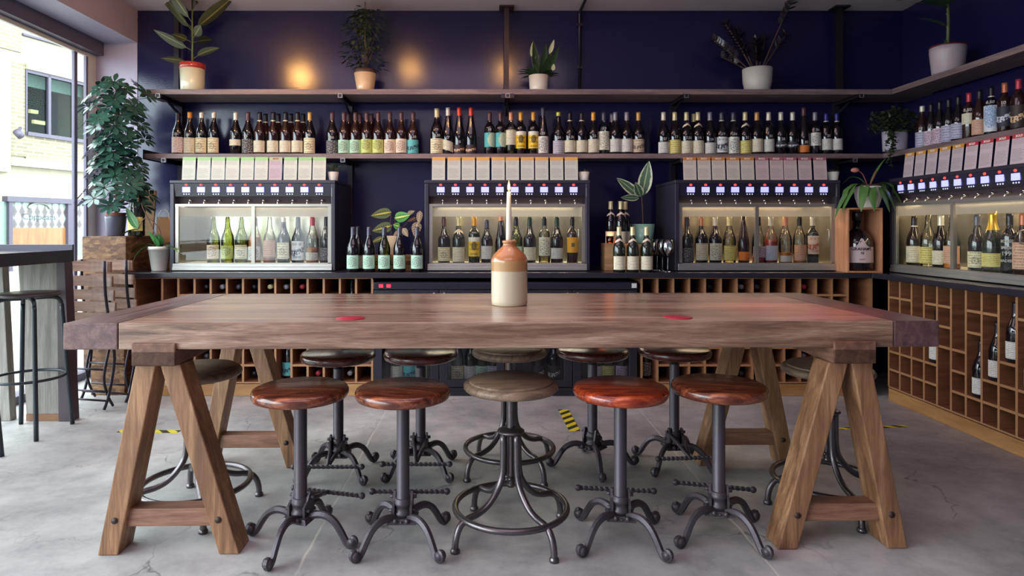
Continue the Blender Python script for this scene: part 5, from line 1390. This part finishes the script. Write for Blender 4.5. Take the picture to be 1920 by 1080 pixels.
# umbrella plant on the crates
e = empty('umbrella_plant', (XD(217, 4.40), 4.40, 1.0435), 0, 'tall bushy umbrella plant in a dark pot on the strand board crate', 'plant')
MB().lathe([(.001, 0), (.05, 0), (.055, .006), (.066, .12), (.067, .138), (.061, .138), (.058, .12), (.001, .12)], 30).obj('pot', pm('slate_pot', '#4c4a5c', .35), e)
MB().lathe([(.058, .12), (.060, .137), (.063, .15), (.063, .16), (.056, .16), (.055, .14)], 26).obj('inner_pot', pm('terracotta', '#7c4434', .7), e)
st = MB().tube([(0, 0, .12), (.01, 0, .5), (0, .01, 1.0), (.0, 0, 1.06)], [.009, .008, .006, .003], 8).tube([(.01, 0, .14), (.012, .01, .9)], .007, 8)
fo = MB()
for k in range(100):
    t = (k+.5)/100; z = .18+.84*t+rnd.uniform(-.02, .02); a = k*2.399+rnd.uniform(-.3, .3)
    R_ = (.06+.15*rnd.random()**.6)*(1.05 if z < .95 else .85 if z < 1.04 else .4)
    R_ *= .92+.25*math.sin(z*9)
    c0 = Vector((0, 0, z-.03)); dd = Vector((math.cos(a)*1.1, math.sin(a)*.85, 0))
    ctr = Vector((dd.x*R_, dd.y*R_, z+.02))
    if t < .3: ctr.x += .03
    st.tube([c0, ctr], .0016, 5)
    tilt = Vector((dd.x*.8, dd.y*.8-.25, .75)).normalized()
    u1 = tilt.cross(Vector((0, 0, 1))); u1 = (u1 if u1.length > .1 else Vector((1, 0, 0))).normalized(); u2 = tilt.cross(u1)
    nl = rnd.choice((7, 8, 8, 9)); a0 = rnd.uniform(0, 6)
    for j in range(nl):
        b = a0+2*PI*j/nl; ld_ = u1*math.cos(b)+u2*math.sin(b)
        fo.leaf(ctr+ld_*.008, ld_+tilt*.10, rnd.uniform(.066, .090), rnd.uniform(.030, .037), .10, 5, .07, side=ld_.cross(tilt), shape=1.75)
st.obj('stem', M_stemb, e); fo.obj('foliage', L_sch, e)

# orchid on the counter
e = empty('orchid', (XD(299, 4.34), 4.34, CT+.0005), 0, 'orchid with long arching green leaves in a cream pot at counter left end', 'plant')
pot(e, .072, .049, .165, M_white, rim=.022)
fo = MB()
for dx, dy, dz, L, w, dr in ((-.9, -.3, .75, .25, .06, 1.3), (-.8, -.6, .6, .20, .055, 1.4), (.9, -.3, .6, .17, .08, .9), (.8, .3, .8, .15, .07, .8), (-.35, -.6, 1.2, .13, .07, .1), (.2, -.5, 1.0, .11, .06, .2)):
    fo.leaf((dx*.015, dy*.015, .16), (dx, dy, dz), L, w, dr, 9, .1)
fo.leaf((-.13, -.03, .285), (-.55, -.1, 1), .16, .055, -.1, 8, .1, side=(1, .2, .5)); fo.leaf((-.13, -.03, .285), (-1, -.2, -.1), .15, .05, .55, 8, .1)
fo.obj('foliage', L_orch, e)
MB().tube(smooth_path([(0, 0, .15), (-.05, 0, .30), (-.10, -.02, .42), (-.12, 0, .46)], 4), .003, 6).tube(smooth_path([(.01, 0, .15), (-.0, 0, .28), (-.08, -.02, .36), (-.13, -.03, .285)], 4), .003, 6).obj('stem', pm('orchid_stem', '#6c4a3c', .6), e)

# prayer plant behind the mint-labelled bottles
PD = 4.52
e = empty('prayer_plant', (XD(738, PD), PD, CT+.0005), 0, 'prayer plant with patterned leaves in a cream pot behind counter bottles', 'plant')
MB().lathe([(.001, .10), (.035, .10), (.038, .105), (.052, .235), (.048, .235), (.046, .215), (.001, .215)], 28).lathe([(.001, 0), (.045, 0), (.045, .10), (.001, .10)], 20).obj('pot', pm('matte_cream_pot', '#cfc4a0', .6), e)
st = MB(); A = MB(); B = MB(); C_ = MB()
def pl(m, px, py, ang, L, w, dy=-.02, fl=.0):
    """leaf centred at the sight (px,py), lying in a plane roughly facing the room"""
    c0 = W(px, py, PD+dy)-e.location; c0 = Vector(c0); d0 = Vector((math.cos(R(ang)), -.25, math.sin(R(ang))))
    sd = Vector((-math.sin(R(ang)), -.1, math.cos(R(ang))))
    m.leaf(c0-d0*L/2, d0, L, w, fl, 10, .06, side=sd, shape=.9)
    st.tube([(.0, 0, .21), ((c0.x)*.3, 0, c0.z*.8), tuple(c0-d0*L/2)], .0022, 5)
pl(B, 714, 401, 192, .145, .075); pl(A, 755, 406, 12, .12, .075); pl(B, 716, 428, 197, .145, .078, 0); pl(A, 743, 423, 160, .05, .05, -.03)
pl(C_, 780, 430, -100, .11, .07); pl(C_, 760, 436, -55, .075, .045); pl(C_, 786, 408, -95, .10, .045); pl(C_, 771, 398, 20, .06, .03); pl(B, 707, 450, 205, .09, .035, -.03); pl(C_, 772, 412, 200, .07, .03, .03); pl(C_, 742, 438, 230, .06, .025)
st.obj('stem', pm('purple_stem', '#5c3c44', .6), e); A.obj('green_foliage', L_prayg, e); B.obj('upper_foliage', L_pray, e); C_.obj('foliage', L_prayb, e)

# variegated rubber plant in the mint pot
VD = 4.56
vp = empty('variegated_plant', (XD(1206, VD), VD, CT+.0005), 0, 'variegated rubber plant in a mint green pot behind the counter bottles', 'plant')
MB().lathe([(.001, .18), (.062, .18), (.066, .186), (.081, .318), (.076, .318), (.074, .30), (.001, .30)], 32).lathe([(.001, 0), (.055, 0), (.055, .18), (.001, .18)], 20).obj('pot', pm('mint_glaze', '#86b09c', .3, coat=.3), vp)
st = MB().tube(smooth_path([(0, 0, .29), (-.004, 0, .40), (-.012, 0, .52)], 4), .004, 8); fo = MB()
for dx, dy, dz, L, w, dr in ((.18, -.1, 1, .25, .098, 0), (-.95, -.15, .85, .21, .07, .1), (-.9, -.3, .1, .15, .05, .1), (-.4, -.5, .7, .13, .07, 0), (.1, .2, .8, .15, .08, 0)):
    fo.leaf((-.012+dx*.02, dy*.02, .50+dz*.02), (dx, dy, dz), L, w, dr, 9, .1, side=(dz, -.2, -dx))
st.obj('stem', M_stemb, vp); fo.obj('foliage', L_var, vp)

# ================================================================== THINGS ON THE COUNTER
M_bw = pm('bottle_box_wood', '#9c6a44', .6)
# bottles with mint labels
for i, (px, gl, kw) in enumerate(((662, 'dark', {}), (692, 'dark', {}), (720.5, 'olive', {}), (749, 'dark', {}), (782, 'dark', {}))):
    D = 4.245
    bottle((XD(px, D), D, CT+.0005), 'burgundy', 'dark' if gl == 'dark' else 'green', 'slate', 'mint', lz=(.022, .112), S=.985, label=f'dark bottle with mint green figure label on counter, {ORD[i]} of five from left', group='mint-labelled bottles on the counter', wine='white' if gl != 'dark' else None)
bottle((XD(671.5, 4.33), 4.33, CT+.0005), 'burgundy', 'dark', 'dark', 'cream', label='dark bottle half hidden behind the leftmost mint-labelled bottle on the counter', group='mint-labelled bottles on the counter', S=1.0)
wb = empty('wooden_box', (XD(740, 4.40), 4.40, CT+.0005), 0, 'low pale wooden box with stamped letters behind the mint-labelled bottles', 'box')
MB().box(-.14, .14, -.06, -.048, 0, .105).box(-.14, .14, .048, .06, 0, .105).box(-.14, -.128, -.048, .048, 0, .105).box(.128, .14, -.048, .048, 0, .105).box(-.128, .128, -.048, .048, 0, .01).obj('crate_body', M_crate, wb, .001)
for t, px in (('O', 706.5), ('LI', 735), ('IIS', 766)):
    text_on(t, .036, pm('stamp_ink', '#2c2018', .7), wb, (XD(px, 4.34)-wb.location.x, -.0615, .04), bold=.001)
# white-labelled bottles in front of and on the wooden box
bx = empty('wooden_box', (XD(1176, 4.42), 4.42, CT+.0005), 0, 'upright pale wooden box carrying three bottles and a tealight', 'box')
MB().box(-.165, .0, -.055, .10, 0, .183).obj('box_body', M_crate, bx, .002)
tag(MB().box(XD(1206, 4.42)-.062, XD(1206, 4.42)+.062, 4.40, 4.475, CT+.0005, CT+.18).obj('wooden_block', M_crate), 'pale wooden block standing in front of the mint pot', 'block')
for px, D, i in ((1145, 4.44, 'leftmost, behind the tealight'), (1163.5, 4.44, 'right one in front'), (1172.5, 4.50, 'rear one')):
    bottle((XD(px, D), D, CT+.185), 'burgundy', 'dark', 'cream', 'cream', lz=(.0, .085), S=.96, chevron=True, label=f'cream-capped bottle standing on the wooden box, {i}', group='bottles on the wooden box')
for px, i in ((1160.8, 'left of three'), (1186, 'middle of three'), (1212, 'right of three')):
    D = 4.245
    bottle((XD(px, D), D, CT+.0005), 'burgundy', 'olive', 'cream', 'cream', lz=(.015, .105), S=.985, chevron=True, label=f'cream-capped bottle with pointed neck label on counter before the wooden box, {i}', group='cream-labelled bottles on the counter')
tl = empty('tealight', (XD(1143.5, 4.375), 4.375, CT+.184), 0, 'small lit tealight in an amber glass on the wooden box', 'candle')
MB().lathe([(.001, 0), (.020, 0), (.024, .004), (.026, .05), (.024, .05), (.022, .006), (.001, .005)], 20).obj('glass_holder', glassy('amber_glass', (.95, .55, .25), 1, .05), tl)
MB().lathe([(.0004, .014), (.003, .018), (.004, .024), (.0008, .036)], 10).obj('flame', pm('flame', '#ffc070', .5, emis='#ff9a40', es=4.5), tl)
ld = bpy.data.lights.new('tealight_light', 'POINT'); ld.energy = .12; ld.color = (1, .5, .2); ld.shadow_soft_size = .006
lo = bpy.data.objects.new('tealight_light', ld); COL.objects.link(lo); lo.parent = tl; lo.location = (0, 0, .04)
# wine glasses
M_wg = glassy('wine_glass', (.95, .96, .97), 1.6, .05)
for i, (px, D) in enumerate(((1232, 4.37), (1242, 4.29), (1252, 4.215))):
    g = empty('wine_glass', (XD(px, D), D, CT+.0005), 0, 'empty long-stemmed wine glass beside the right dispenser, '+('rear one', 'middle one', 'front one')[i], 'glass', 'wine glasses on the counter')
    sp('bowl', lambda m: m.lathe([(.003, .098), (.018, .106), (.034, .13), (.039, .155), (.036, .185), (.030, .215), (.029, .215), (.035, .185), (.0375, .155), (.033, .131), (.001, .104)], 28), M_wg, g)
    sp('glass_stem', lambda m: m.lathe([(.001, .0), (.034, .0), (.034, .0015), (.006, .006), (.0032, .02), (.003, .09), (.006, .100)], 24), M_wg, g)
# boxed big bottle
BXD = 4.235; bxx = XD(1623, 4.14)
pb = empty('presentation_box', (bxx, BXD, CT+.0005), -R(3), 'open-fronted pale wooden presentation box in the corner, holding a huge bottle', 'box')
M_pbox = wood('presentation_box_wood', '#9c6648', '#b8805c', '#c8906c', 'Z', 1.2, .5, 0, 12, .05, False)
hw_, hb = .110, .42
MB().box(-hw_, -hw_+.010, -.10, .115, 0, hb).box(hw_-.010, hw_, -.10, .115, 0, hb).box(-hw_+.010, hw_-.010, -.10, .115, 0, .011).box(-hw_+.010, hw_-.010, -.10, .115, hb-.011, hb).box(-hw_+.010, hw_-.010, .105, .115, .011, hb-.011).obj('box_frame', M_pbox, pb, .001)
bb = empty('large_bottle', (bxx, BXD, CT+.0125), -R(12), 'huge squat dark port bottle with shaped pale label inside the wooden box', 'bottle')
BP = [(.001, 0), (.088, 0), (.093, .006), (.093, .17), (.091, .19), (.083, .215), (.066, .24), (.045, .258), (.030, .268), (.026, .275), (.0255, .33), (.001, .33)]
MB().lathe(BP, 40).obj('glass_body', G['dark'], bb)
MB().lathe([(.0262, .285), (.0262, .328)], 24, scale=(1, .9)).obj('neck_sleeve', pm('neck_sleeve', '#8c7478', .3, .5), bb)
MB().lathe([(.001, .385), (.027, .385), (.030, .38), (.030, .355), (.028, .35), (.028, .326), (.001, .326)], 24).obj('stopper', pm('black_stopper', '#14101a', .3), bb)
def bp_r(z):
    for (r0, z0), (r1, z1) in zip(BP[1:-1], BP[2:-1]):
        if z0 <= z <= z1 and z1 > z0: return r0+(r1-r0)*(z-z0)/(z1-z0)
    return BP[-2][0]
N_ = 28; vs = []; top_ = []; M_pl = pm('port_label', '#b8a4a4', .6)
for j in range(6):
    for i in range(N_+1):
        t = i/N_*2-1; a = -PI/2+t*1.12; r = .0944
        ztop = .155+(.058*math.exp(-(t/.22)**2) if abs(t) < .6 else 0)
        z = .052+(ztop-.052)*j/5
        rr2 = r if z < .165 else bp_r(z)+.0014
        vs.append((math.cos(a)*rr2, math.sin(a)*rr2, z))
MB().add(vs, [(k*(N_+1)+i, k*(N_+1)+i+1, (k+1)*(N_+1)+i+1, (k+1)*(N_+1)+i) for k in range(5) for i in range(N_)], True).obj('shaped_label', M_pl, bb)
def wrap(t, size, z, mat, name='lettering', bold=.0004):
    me = text_mesh(t, size, 'CENTER', .0001, bold).copy()
    for v in me.vertices:
        r = .0952; a = v.co.x/r; v.co = Vector((math.sin(a)*r, -math.cos(a)*r, z+v.co.y))
    me.materials.clear(); me.materials.append(mat); return link(name, me, bb)
M_lk = pm('label_dark_ink', '#2c1c24', .6)
wrap("GRAHAM'S", .026, .133, M_lk, bold=.0008); wrap('10', .022, .108, M_lk, bold=.0008); wrap('TAWNY PORT', .008, .096, M_lk) if False else None
MB().box(-.016, .016, -.0956, -.0930, .070, .078).obj('label_emblem', pm('label_emblem', '#8c7078', .6), bb)
# plant on the box
e = empty('bromeliad', (bxx+.045, 4.185, CT+.0005+hb+.0005), 0, 'strappy green plant with one pink flower in white pot on the wooden box', 'plant')
MB().lathe([(.001, 0), (.052, 0), (.060, .008), (.078, .07), (.086, .14), (.081, .14), (.074, .12), (.001, .12)], 34).obj('pot', M_white, e)
MB().lathe([(.078, .135), (.079, .15), (.073, .15), (.072, .12), (.001, .118)], 26).obj('inner_pot', pm('terracotta_dark', '#4c2824', .7), e)
fo = MB()
for dx, dy, dz, L, w, dr in ((-.9, -.2, 1.1, .30, .062, 1.9), (-.6, -.6, 1.0, .26, .055, 2.2), (-1, -.1, .9, .36, .055, 2.0), (-.3, -.9, 1.0, .24, .05, 2.4), (.3, -.9, 1.0, .25, .05, 2.4), (.85, -.3, 1.2, .32, .055, 1.9), (.5, -.1, 1.5, .22, .055, .3), (.9, .2, 1.1, .30, .05, 1.8), (-.3, .3, 1, .2, .04, .9), (.5, -.7, 1.2, .27, .05, 2.2)):
    fo.leaf((dx*.02, dy*.02, .13), (dx, dy, dz), L, w, dr, 10, .15)
fo.obj('foliage', L_blad, e)
MB().tube(smooth_path([(0, 0, .13), (-.05, -.02, .22), (-.10, -.03, .245)], 4), .003, 6).tube([(0, 0, .13), (.04, -.02, .24)], .004, 6).obj('stem', pm('pink_stem', '#9c5450', .5), e)
MB().ball((-.105, -.03, .245), .020, 14, 8, (1.3, .9, .8)).obj('flower', pm('pink_flower', '#c07468', .5, bump=.6, bscale=90), e)

# left end: board, bag, magnum
bd = MB().hexa([(-2.52, 4.585, 1.0435), (-2.395, 4.585, 1.0435), (-2.395, 4.60, 1.0435), (-2.52, 4.60, 1.0435)], [(-2.52, 4.63, 1.37), (-2.395, 4.63, 1.37), (-2.395, 4.645, 1.37), (-2.52, 4.645, 1.37)]).obj('wooden_board', M_crate, None, .001)
tag(bd, 'pale wooden board leaning behind the crate-top bottle', 'board')
bag = empty('paper_bag', (XD(309, 4.62), 4.62, CT+.0005), R(4), 'upright brown paper bag with white handle between orchid and left dispenser', 'bag')
m = MB(); 
m.hexa([(-.055, -.03, 0), (.055, -.03, 0), (.055, .03, 0), (-.055, .03, 0)], [(-.052, -.008, .37), (.052, -.008, .37), (.052, .004, .37), (-.052, .004, .37)]); m.obj('paper_body', pm('kraft_paper', '#a88058', .8, bump=.4, bscale=14), bag)
MB().tube(smooth_path([(-.035, -.008, .35), (-.03, -.01, .40), (0, -.012, .425), (.03, -.01, .40), (.035, -.008, .35)], 4), .0028, 6).obj('handle', M_white, bag)
bottle((XD(256, 4.36), 4.36, 1.0438), 'sparkling', 'olive', 'gold', 'yellowplain', lz=(.03, .11), S=1.17, cz=.29, label='large green sparkling bottle on the strand board crate beside the umbrella plant', name='large_bottle')
G_ = None

# ================================================================== LAMPS (out of the picture; the bulbs' gleam shows on the gloss paint)
M_bulb = pm('bulb_glow', '#ffd090', .4, emis='#ffb868', es=130)
for i, (X, Y, Z, r, pw) in enumerate(((-1.83, 3.4, 2.585, .062, 12), (-.75, 3.4, 2.655, .036, 6), (.17, 3.4, 2.63, .032, 4))):
    e = empty('pendant_lamp', (X, Y, ZC), 0, 'warm glowing bulb pendant hanging from the ceiling over the table, '+('left', 'middle', 'right')[i], 'lamp', 'bulb pendants over the table')
    MB().cyl((0, 0, 0), (0, 0, Z-ZC+r+.03), .004, 6).cyl((0, 0, -.02), (0, 0, 0), .04, 14).obj('cord', M_black, e)
    MB().cyl((0, 0, Z-ZC+r-.005), (0, 0, Z-ZC+r+.05), .02, 12).obj('lamp_holder', M_black, e)
    MB().ball((0, 0, Z-ZC), r, 16, 12).obj('bulb', M_bulb, e)
    ax = (Vector((X*.77, YB, 2.2))-Vector((X, Y, Z))).normalized()
    shd = MB(); shd.M = Matrix.Translation((0, 0, Z-ZC)) @ ax.to_track_quat('Z', 'Y').to_matrix().to_4x4()
    rs = r+.025; prof = [(rs*math.sin(PI*k/12)+.0005, -rs*math.cos(PI*k/12)) for k in range(0, 7)]+[(rs*1.02, rs*.5)]
    shd.lathe(prof, 24).lathe([(a*.94, b) for a, b in reversed(prof)], 24).obj('added_shade', M_black, e)  # unseen bowl added to keep the warm light off the left beam
sl = empty('red_glow_spot', (1.45, 2.1, ZC), 0, 'added red spot above the right half of the table, for its glow', 'lamp')  # unseen stand-in for the unknown source of the table's red glow
MB().cyl((0, 0, -.12), (0, 0, -.02), .04, 16).cyl((0, 0, -.02), (0, 0, 0), .05, 16).obj('housing', M_black, sl)
ld = bpy.data.lights.new('red_glow_light', 'SPOT'); ld.energy = 60; ld.color = (1, .13, .16); ld.spot_size = R(24); ld.spot_blend = .9; ld.shadow_soft_size = .04
lo = bpy.data.objects.new('red_glow_light', ld); COL.objects.link(lo); lo.parent = sl; lo.location = (0, 0, -.14)
lo.rotation_euler = (Vector((1.20, 2.50, .78))-Vector((1.45, 2.1, ZC-.14))).to_track_quat('-Z', 'Y').to_euler()
